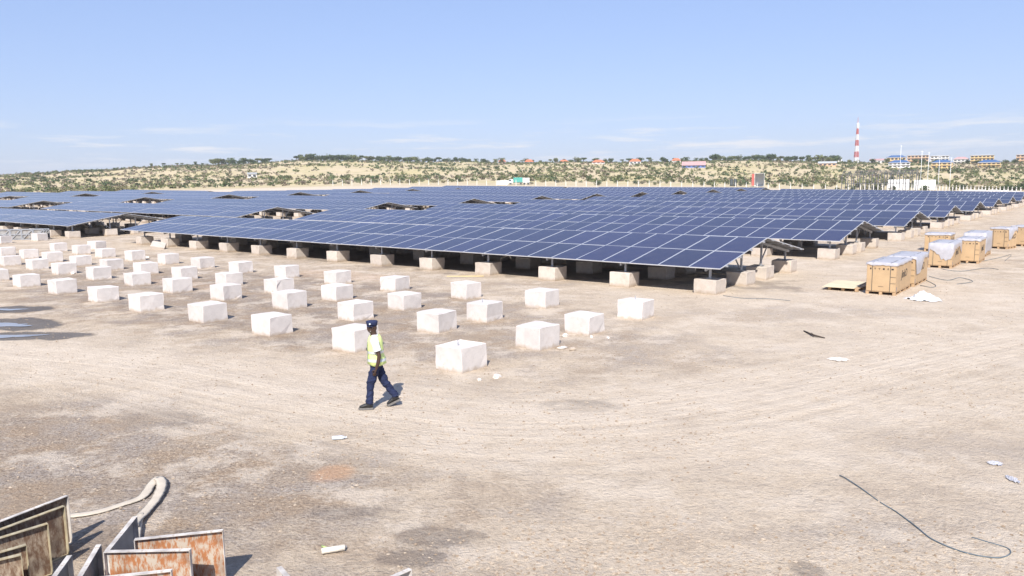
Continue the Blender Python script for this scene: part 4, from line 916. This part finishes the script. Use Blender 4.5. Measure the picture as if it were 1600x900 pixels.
# shrubs that stand out singly
def bush_mesh(seed, m):
    rn = random.Random(seed); mb = MB()
    for k in range(6): an = rn.uniform(0,6.28); q = rn.uniform(0,.55); leaf_cloud(mb, (q*math.cos(an), q*math.sin(an), rn.uniform(.25,.6)), (rn.uniform(.28,.45),)*2 + (rn.uniform(.25,.4),), 42, .075, rn)
    for k in range(4): an = rn.uniform(0,6.28); mb.tube([(0,0,-.05),(.3*math.cos(an),.3*math.sin(an),.45)], [.03,.015], 5, 1)
    return mb.mesh('shrub', [m, M['bark']])
BUSH = [bush_mesh(400+k, M[('leafB','leafC','leafA','leafD')[k % 4]]) for k in range(8)]; BC = ['olive green', 'yellowish dry', 'dark green', 'grey thorny']
shr = []
for (x0, x1, n, d0, d1, r0, r1, kinds) in [(0, 60, 5, 300, 380, 1.6, 3, (1,3)), (75, 215, 18, 320, 380, 2.2, 3.8, (1,1,0,0)), (215, 560, 14, 400, 520, 1.5, 3.0, (0,3,1)), (560, 800, 26, 385, 520, 1.4, 3.0, (0,1,2)), (800, 1100, 40, 375, 520, 1.5, 3.2, (0,1,2,0)), (1100, 1300, 30, 365, 500, 1.6, 3.4, (0,2,1)), (1300, 1600, 44, 330, 520, 1.6, 4.0, (0,2,2,1))]:
    for k in range(n): shr.append((x0 + (x1-x0)*(k+rt.uniform(.05,.95))/n, rt.uniform(d0, d1), rt.uniform(r0, r1), rt.choice(kinds)))
shr.sort()
for k, (px, d, r_, kd) in enumerate(shr):
    x, y, z = at(px, d); o = link('shrub', BUSH[kd + 4*rt.randrange(2)], None, (x, y, z), (0, 0, rt.uniform(0, 6.28))); o.scale = (r_, r_, r_*rt.uniform(.75, 1.05))
    n_ = min(k, len(shr)-1-k); sd = 'left' if k < len(shr)/2 else 'right'
    tag(o, f'{BC[kd]} shrub on the plain beyond the panels, {nth(n_)} from the {sd}', 'shrub', 'shrubs on the plain beyond the array')
# the mass of scrub on the slopes
def scrub(name, n, m, lab, seed, r0, r1, keepfn):
    rg = np.random.default_rng(seed); rn = random.Random(seed); mb = MB(); c = 0
    while c < n:
        d = 415 + 480*rg.random()**0.8; px = rg.uniform(-250, 1850); x, y, z = at(px, d)
        if float(fbm(np.array(x/45.0+seed), np.array(y/45.0), 3)) < keepfn(px) + rg.uniform(-.12, .12): continue
        r_ = rg.uniform(r0, r1); leaf_cloud(mb, (x, y, z + r_*.45), (r_, r_, r_*.6), 13, r_*.34, rn); c += 1
    o = mb.build(name, m); tag(o, lab, 'scrub', kind='stuff')
scrub('green_scrub', 5200, M['leafB'], 'low olive green scrub dotted over the dry hillside', 5, 0.6, 1.9, lambda p: .52 if p < 600 else .42)
scrub('thorn_scrub', 4200, M['leafD'], 'grey brown thorn scrub dotted over the dry hillside', 6, 0.6, 1.6, lambda p: .40 if p < 450 else .5)
scrub('dark_scrub', 1900, M['leafA'], 'dark green bushes sprinkled over the dry hillside', 8, 0.8, 2.2, lambda p: .47 if p < 450 else .5)

# ------------------------------------------------------------------ houses and blocks on the far slope
M['wall_w'] = mat('white_render', (0.66, 0.65, 0.62), 0.85, 0, 0.06, 0.6); M['wall_y'] = mat('ochre_render', (0.60, 0.44, 0.22), 0.85, 0, 0.06, 0.6); M['wall_o'] = mat('orange_render', (0.56, 0.38, 0.24), 0.85, 0, 0.06, 0.6)
M['wall_b'] = mat('blue_paint', (0.10, 0.17, 0.42), 0.7, 0, 0.06, 0.6); M['roof_b'] = mat('blue_sheet_roof', (0.055, 0.115, 0.25), 0.6, 0, 0.08, 0.5); M['roof_r'] = mat('orange_tile_roof', (0.52, 0.17, 0.085), 0.75, 0, 0.1, 0.8)
M['roof_p'] = mat('faded_red_roof', (0.46, 0.28, 0.27), 0.7, 0, 0.1, 0.6); M['roof_g'] = mat('grey_sheet_roof', (0.42, 0.43, 0.43), 0.6, 0, 0.08, 0.6); M['pane'] = mat('dark_glazing', (0.05, 0.06, 0.08), 0.3, 0, 0.1, 1)
def house(px0, px1, ytop, ybot, label, wall, roof, storeys=1, d=None, lo=560, hi=880, hip=True, depth=8.0, roofh=None, group=None, name='house', cat='house'):
    pc = (px0+px1)/2; d = d or dist_for(pc, ybot, lo, hi); x, y, z = at(pc, d); W = (px1-px0)/PXM(d)*cw(pc); H = max(2.6, top_z(pc, ytop, d) - z)
    an = math.atan2(x, y); e = empty(name, (x, y, z), -an); tag(e, label, cat, group)           # local y away from the camera
    rh = roofh if roofh is not None else min(2.2, H*0.4); wh = H - rh
    q = MB(); q.box((0, depth/2, wh/2-0.5), (W*0.96, depth, wh+1.0)); q.build('wall', M[wall], e)
    o_ = 0.5; q = MB(); w2 = W/2 + (0.3 if hip else 0.1); ins = min(W*0.3, depth*0.5) if hip else 0.02
    q.add([(-w2,-o_,wh),(w2,-o_,wh),(w2,depth+o_,wh),(-w2,depth+o_,wh),(-w2+ins,depth/2,wh+rh),(w2-ins,depth/2,wh+rh)], [(0,1,5,4),(1,2,5),(2,3,4,5),(3,0,4),(3,2,1,0)]); q.build('roof', M[roof], e)
    sh = wh/storeys; nb = max(2, int(W/3.2))
    for f_ in range(storeys):
        for k in range(nb):
            cx = -W*0.48 + W*0.96*(k+.5)/nb; q = MB(); q.box((cx, -0.03, sh*f_ + sh*0.55), (W*0.96/nb*0.62, 0.12, sh*0.42)); q.build('window', M['pane'], e)
        if storeys > 1: q = MB(); q.box((0, -0.35, sh*f_ + 0.02 + (sh if f_ < storeys-1 else sh*0.98)), (W*0.96, 0.7, 0.22)); q.build('balcony_slab', M['wall_w'], e); q = MB(); q.box((0, -0.72, sh*f_ + sh*0.14), (W*0.96, 0.1, sh*0.3)); q.build('balcony_front', M[wall], e)
    return e
RG = 'orange roofed houses along the ridge'
for (a0, a1, yt, yb, w_) in [(779, 791, 249, 255, 'first'), (820, 834, 249, 255.5, 'second'), (873, 889, 249.5, 255.5, 'third'), (925, 945, 249.5, 256, 'fourth'), (983, 1001, 248, 257, 'fifth'), (1049, 1063, 247, 253, 'sixth')]:
    house(a0, a1, yt, yb, f'low house with an orange tiled roof on the ridge, {w_} from the left', 'wall_w', 'roof_r', 1, lo=700, hi=895, roofh=2.4, group=RG)
house(1065, 1102, 252, 262, 'blue painted house under a long faded red roof on the slope', 'wall_b', 'roof_p', 1, lo=520, hi=800, hip=False, depth=9, roofh=3.2)
house(1277, 1306, 252, 260, 'grey roofed pale house among bushes left of the mast', 'wall_o', 'roof_g', 1, lo=520, hi=820, hip=False)
house(1281, 1314, 246, 251, 'long low grey roofed shed on the crest left of the mast', 'wall_w', 'roof_g', 1, d=880, hip=False, roofh=1.2)
house(1357, 1381, 248, 253, 'long low red roofed building just right of the mast', 'wall_w', 'roof_p', 1, d=870, hip=False, roofh=1.6)
SG = 'school blocks on the far slope'
house(1383, 1414, 242.5, 253, 'blue roofed block at the upper left of the school compound', 'wall_y', 'roof_b', 2, d=850, depth=9, group=SG, name='school_block', cat='building')
house(1386, 1421, 250, 262, 'white two storey block with blue roof, lower left of the school compound', 'wall_w', 'roof_b', 2, lo=560, hi=800, depth=9, group=SG, name='school_block', cat='building')
house(1415, 1450, 241.5, 254, 'ochre block between the mast and the tall poles, upper row', 'wall_o', 'roof_g', 3, d=850, depth=9, roofh=0.7, group=SG, name='school_block', cat='building')
house(1451, 1481, 242.5, 254, 'pale grey flat topped block behind the tall poles', 'wall_w', 'roof_g', 3, d=855, depth=9, roofh=0.7, group=SG, name='school_block', cat='building')
house(1453, 1487, 249.5, 263, 'blue roofed ochre block in the middle of the lower school row', 'wall_y', 'roof_b', 2, lo=560, hi=800, depth=9, group=SG, name='school_block', cat='building')
house(1487, 1512, 245, 254, 'red roofed block in the middle of the upper school row', 'wall_w', 'roof_p', 2, d=852, depth=9, group=SG, name='school_block', cat='building')
house(1513, 1551, 241.5, 255, 'bright ochre flat topped block in the upper school row', 'wall_y', 'roof_g', 3, d=845, depth=9, roofh=0.7, group=SG, name='school_block', cat='building')
house(1525, 1562, 249.5, 262, 'blue roofed ochre block at the right of the lower school row', 'wall_y', 'roof_b', 2, lo=560, hi=800, depth=9, group=SG, name='school_block', cat='building')
house(1584, 1625, 240, 254, 'ochre and white block cut by the right picture edge', 'wall_o', 'roof_g', 3, d=830, depth=9, roofh=0.7, group=SG, name='school_block', cat='building')
house(387, 402, 269.5, 278, 'small white hut alone at the foot of the left hill', 'wall_w', 'roof_g', 1, lo=420, hi=700, hip=False, depth=5, roofh=0.8)
# lattice mast
dm = 800; x, y, z = at(1336, dm); mast = empty('lattice_mast', (x, y, z)); tag(mast, 'red and white lattice mast on the skyline', 'mast')
M['red'] = mat('mast_red', (0.50, 0.12, 0.10), 0.6, 0, 0.05, 1); M['white'] = mat('mast_white', (0.74, 0.74, 0.74), 0.6, 0, 0.05, 1)
MH = top_z(1336, 192, dm) - z; NB_ = 7; hw = lambda f_: 1.75*(1-f_) + 0.4*f_
for k in range(NB_):
    f0, f1 = k/NB_, (k+1)/NB_; q = MB(); n_ = 3
    for m_ in range(n_):
        g0, g1 = f0+(f1-f0)*m_/n_, f0+(f1-f0)*(m_+1)/n_; a_, c_ = hw(g0), hw(g1); z0, z1 = g0*MH, g1*MH; C0 = [(-a_,-a_),(a_,-a_),(a_,a_),(-a_,a_)]; C1 = [(-c_,-c_),(c_,-c_),(c_,c_),(-c_,c_)]
        for i in range(4):
            j = (i+1) % 4; q.bar((*C0[i],z0), (*C1[i],z1), 0.24); q.bar((*C0[i],z0), (*C1[j],z1), 0.2); q.bar((*C0[j],z0), (*C1[i],z1), 0.2); q.bar((*C1[i],z1), (*C1[j],z1), 0.2)
    q.build('mast_section', M['white' if k % 2 == 0 else 'red'], mast)
q = MB(); q.tube([(0,0,MH-0.5),(0,0,MH+5)], [.25,.12], 6); q.build('antenna', M['red'], mast)
for zf in (.9, .96):
    for an in (0, 2.1, 4.2): q = MB(); q.box((0.95*math.cos(an), 0.95*math.sin(an), MH*zf), (.4,.4,2.2)); q.build('antenna_panel', M['white'], mast)
# tall lighting poles inside the far fence
for (px, yt, yb, lab) in [(1405, 227, 288, 'tallest white pole rising left of the white container'), (1438, 236, 286, 'white pole just left of the right hand container'), (1449, 238, 287, 'white pole directly above the right hand container'), (1466, 244, 284, 'thin white pole, fourth from the left'), (1484, 246, 283, 'thin white pole, rightmost of the five')]:
    d = dist_for(px, yb, 150, 390); x, y, z = at(px, d); h = top_z(px, yt, d) - z; e = empty('light_pole', (x, y, z)); tag(e, lab, 'pole', 'tall white poles')
    q = MB(); q.tube([(0,0,-.3),(0,0,h*.5),(0,0,h)], [.13,.1,.065], 8); q.build('pole_shaft', M['white'], e, True)
    q = MB(); q.bar((-.6,0,h*.985), (.6,0,h*.985), .08); q.build('cross_arm', M['white'], e); q = MB(); q.box((0,0,.1), (.5,.5,.3)); q.build('pole_base', M['footing'], e)
M['dsteel'] = mat('dark_painted_steel', (0.13, 0.13, 0.135), 0.6, 0.2, 0.15, 2)
# steel skeleton of a shed
d = dist_for(1370, 293, 150, 330); x, y, z = at(1372, d); W = 116/PXM(d)*cw(1372); an = math.atan2(x, y); sh_ = empty('steel_shed_frame', (x, y, z), -an - 0.12); tag(sh_, 'grey steel skeleton of an unfinished shed beyond the array', 'shed frame')
hh = top_z(1372, 272, d) - z; dp = 9.0; npst = 13
for r_ in (0, 1):
    for k in range(npst): q = MB(); px_ = -W/2 + W*k/(npst-1); q.bar((px_, r_*dp, -.2), (px_, r_*dp, hh), .26); q.build('column', M['dsteel'], sh_)
    for zz in (hh, hh*.45): q = MB(); q.bar((-W/2, r_*dp, zz), (W/2, r_*dp, zz), .14); q.build('beam', M['dsteel'], sh_)
for k in range(npst):
    px_ = -W/2 + W*k/(npst-1); q = MB(); q.bar((px_, 0, hh), (px_, dp/2, hh+1.3), .14); q.bar((px_, dp/2, hh+1.3), (px_, dp, hh), .14); q.bar((px_, 0, hh), (px_, dp, hh), .1); q.build('roof_truss', M['dsteel'], sh_)
for f_ in (.15, .35, .5, .65, .85):
    zz = hh + 1.3*(1-abs(f_-.5)*2); q = MB(); q.bar((-W/2, dp*f_, zz+.1), (W/2, dp*f_, zz+.1), .12); q.build('roof_purlin', M['dsteel'], sh_)
# containers
def container(px0, px1, yt, yb, label, m, name='shipping_container', lo=150, hi=380, rz=0.0, ln=2.5, open_end=False):
    pc = (px0+px1)/2; d = dist_for(pc, yb, lo, hi); x, y, z = at(pc, d); W = (px1-px0)/PXM(d)*cw(pc); H = max(2.0, top_z(pc, yt, d) - z); e = empty(name, (x, y, z), -math.atan2(x, y)+rz); tag(e, label, 'container')
    if not open_end:
        q = MB(); q.box((0, ln/2, H/2), (W, ln, H)); q.build('shell', m, e)
        n_ = max(4, int(W/0.9))
        for k in range(n_): q = MB(); q.box((-W/2+W*(k+.5)/n_, -.03, H/2), (W/n_*.5, .06, H*.9)); q.build('side_rib', m, e)
    else:
        q = MB(); t = .12
        q.box((-W/2+t/2, 3, H/2), (t, 6, H)); q.box((W/2-t/2, 3, H/2), (t, 6, H)); q.box((0, 3, H-t/2), (W-2*t-.004, 5.99, t)); q.box((0, 3, t/2+.2), (W-2*t-.004, 5.99, t)); q.box((0, 5.9, H/2+.1), (W-2*t-.01, t, H-2*t-.3)); q.build('shell', m, e)
        q = MB(); q.box((-W/2-.75, -.35, H*.52), (1.3, .08, H*.86), Matrix.Rotation(.5, 3, 'Z')); q.build('door', M['red'], e)
        q = MB(); q.box((0, 2.2, .7), (W*.7, 2, .9)); q.build('cargo', M['pane'], e)
    return e
M['cont'] = mat('white_container_paint', (0.70, 0.70, 0.69), 0.6, 0, 0.05, 0.8)
container(1388, 1421, 280.5, 294, 'white wall panels under the unfinished shed frame', M['cont'], 'white_cabin')
container(1428, 1462, 281, 296, 'long white container right of the unfinished shed frame', M['cont'])
container(1179, 1194, 270.5, 286, 'open white container with a red door showing its dark inside', M['cont'], open_end=True, lo=230, hi=390)
# dark water tanks
for px, lab in ((1143.0, 'black water tank beyond the array, left of two'), (1148.5, 'black water tank beyond the array, right of two')):
    d = dist_for(px, 285.5, 230, 390); x, y, z = at(px, d); H = 11/PXM(d); e = empty('water_tank', (x, y, z)); tag(e, lab, 'tank', 'black water tanks'); rr = 2.4/PXM(d)
    q = MB(); q.tube([(0,0,0),(0,0,H*.3),(0,0,H*.32),(0,0,H*.6),(0,0,H*.62),(0,0,H*.86),(0,0,H*.96)], [rr,rr,rr*.95,rr,rr*.95,rr,rr*.5], 14); q.build('tank_body', M['strap'], e, True); q = MB(); q.tube([(0,0,H*.96),(0,0,H)], rr*.35, 10); q.build('lid', M['strap'], e)
# lorry
d = dist_for(812, 288.5, 230, 390); x, y, z = at(812, d); lw = 37/PXM(d); lo_ = empty('box_lorry', (x, y, z), -math.atan2(x, y)); tag(lo_, 'white lorry with a green tarpaulin body parked beyond the array', 'lorry')
M['tarp'] = mat('green_tarpaulin', (0.07, 0.33, 0.28), 0.7, 0, 0.1, 1)
q = MB(); q.box((0, 1.2, .95), (lw, 2.2, .25)); q.build('chassis', M['strap'], lo_)
q = MB(); q.box((-lw*.07, 1.2, 2.3), (lw*.38, 2.4, 2.3)); q.build('tarpaulin_body', M['tarp'], lo_); q = MB(); q.box((lw*.27, 1.2, 2.1), (lw*.28, 2.4, 2.2)); q.build('cargo_body', M['cont'], lo_)
q = MB(); q.add([(-lw*.5,0,.8),(-lw*.28,0,.8),(-lw*.28,0,2.7),(-lw*.42,0,2.7),(-lw*.5,0,1.7),(-lw*.5,2.4,.8),(-lw*.28,2.4,.8),(-lw*.28,2.4,2.7),(-lw*.42,2.4,2.7),(-lw*.5,2.4,1.7)], [(0,1,2,3,4),(9,8,7,6,5),(0,5,6,1),(1,6,7,2),(2,7,8,3),(3,8,9,4),(4,9,5,0)]); cb_ = q.build('cab', M['cont'], lo_)
q = MB(); q.box((-lw*.40, -.02, 2.1), (lw*.1, .06, .7)); q.build('cab_window', M['pane'], cb_)
for wx in (-.38, .05, .2, .36):
    q = MB(); q.tube([(lw*wx, -.1, .5), (lw*wx, .25, .5)], .5, 14); q.build('wheel', M['strap'], lo_)
container(777, 794, 282, 289, 'small white container left of the parked lorry', M['cont'], lo=230, hi=390)
# perimeter fence
fe = [at(px, d) for px, d in [(520, 372), (700, 362), (900, 352), (1100, 345), (1290, 338), (1345, 330), (1450, 300), (1530, 262), (1610, 228), (1700, 200)]]
fen = empty('perimeter_fence', fe[0]); tag(fen, 'wire fence on pale concrete posts running behind the array', 'fence')
M['fpost'] = mat('fence_concrete', (0.62, 0.60, 0.56), 0.9, 0, 0.06, 2); q = MB(); q.bar((0,0,-.3),(0,0,2.3),.26); q.bar((0,0,2.3),(.0,-.32,2.7),.2); FPM = q.mesh('fence_post', M['fpost']); wire = [MB() for _ in range(5)]; prev = None; o0 = Vector(fe[0])
for i in range(len(fe)-1):
    a_, c_ = Vector(fe[i]), Vector(fe[i+1]); n_ = max(1, int((c_-a_).length/(4.4 if i < 5 else 2.6)))
    for k in range(n_):
        p = a_.lerp(c_, k/n_); p.z = gzf(p.x, p.y); link('fence_post', FPM, fen, p - o0, (0, 0, -math.atan2(p.x, p.y)))
        if prev is not None:
            for w_, zz in enumerate((.3, .8, 1.3, 1.8, 2.3)): wire[w_].bar(prev - o0 + Vector((0,0,zz)), p - o0 + Vector((0,0,zz)), .02)
        prev = p
for w_ in wire: w_.build('wire', M['galv'], fen)
# rubble and timber beyond the last row, far right
for k, (px, py, r_) in enumerate([(1512, 291, 2.2), (1535, 289, 2.6), (1560, 291, 2.8), (1585, 293, 2.4)]):
    d = dist_for(px, py+2, 150, 330); x, y, z = at(px, d); rn = random.Random(k); bm = bmesh.new(); bmesh.ops.create_icosphere(bm, subdivisions=3, radius=1)
    for v in bm.verts: f_ = 1+rn.uniform(-.2,.2); v.co = Vector((v.co.x*r_*1.6*f_, v.co.y*r_*f_, max(v.co.z, -.1)*.42*r_*f_))
    m_ = bpy.data.meshes.new('rubble'); bm.to_mesh(m_); bm.free(); m_.materials.append(M['chip']); tag(link('rubble_heap', m_, None, (x, y, z)), f'pale rubble heap inside the far right fence, {nth(k)} from the left', 'rubble heap', 'rubble heaps by the far fence')
# galvanised cage panels stored beside the left table
x, y = gpt(30, 375); cg = empty('cage_stack', (x, y, gzf(x, y)), 0.1); tag(cg, 'row of grey galvanised mesh frames stored behind the left solar table', 'mesh frames')
for r_ in range(3):
    for k in range(7):
        q = MB(); x0 = -4.6 + k*.98
        for (a_, c_) in (((x0,r_*.5,0),(x0,r_*.5,.95)), ((x0+.9,r_*.5,0),(x0+.9,r_*.5,.95)), ((x0,r_*.5,.04),(x0+.9,r_*.5,.04)), ((x0,r_*.5,.93),(x0+.9,r_*.5,.93)), ((x0,r_*.5,.5),(x0+.9,r_*.5,.5)), ((x0,r_*.5,.04),(x0+.9,r_*.5,.93))): q.bar(a_, c_, .06)
        q.build('mesh_frame', M['galv'], cg); q = MB(); q.box((x0+.45, r_*.5+.05, .5), (.8, .02, .8)); q.build('mesh_sheet', M['steel'], cg)

# ------------------------------------------------------------------ dusty air
HZ = 2900.0; q = MB(); q.box((0, 0, 20), (2*HZ, 2*HZ, 160)); hm = bpy.data.materials.new('haze'); hm.use_nodes = True; hn = hm.node_tree.nodes; hn.clear(); ho = hn.new('ShaderNodeOutputMaterial'); hv = hn.new('ShaderNodeVolumePrincipled')
hv.inputs['Color'].default_value = (0.93, 0.95, 1.0, 1); hv.inputs['Density'].default_value = 0.00015; hv.inputs['Anisotropy'].default_value = 0.1; hm.node_tree.links.new(hv.outputs['Volume'], ho.inputs['Volume'])
tag(q.build('haze', hm), 'thin dusty haze over the plain', 'haze', kind='stuff')
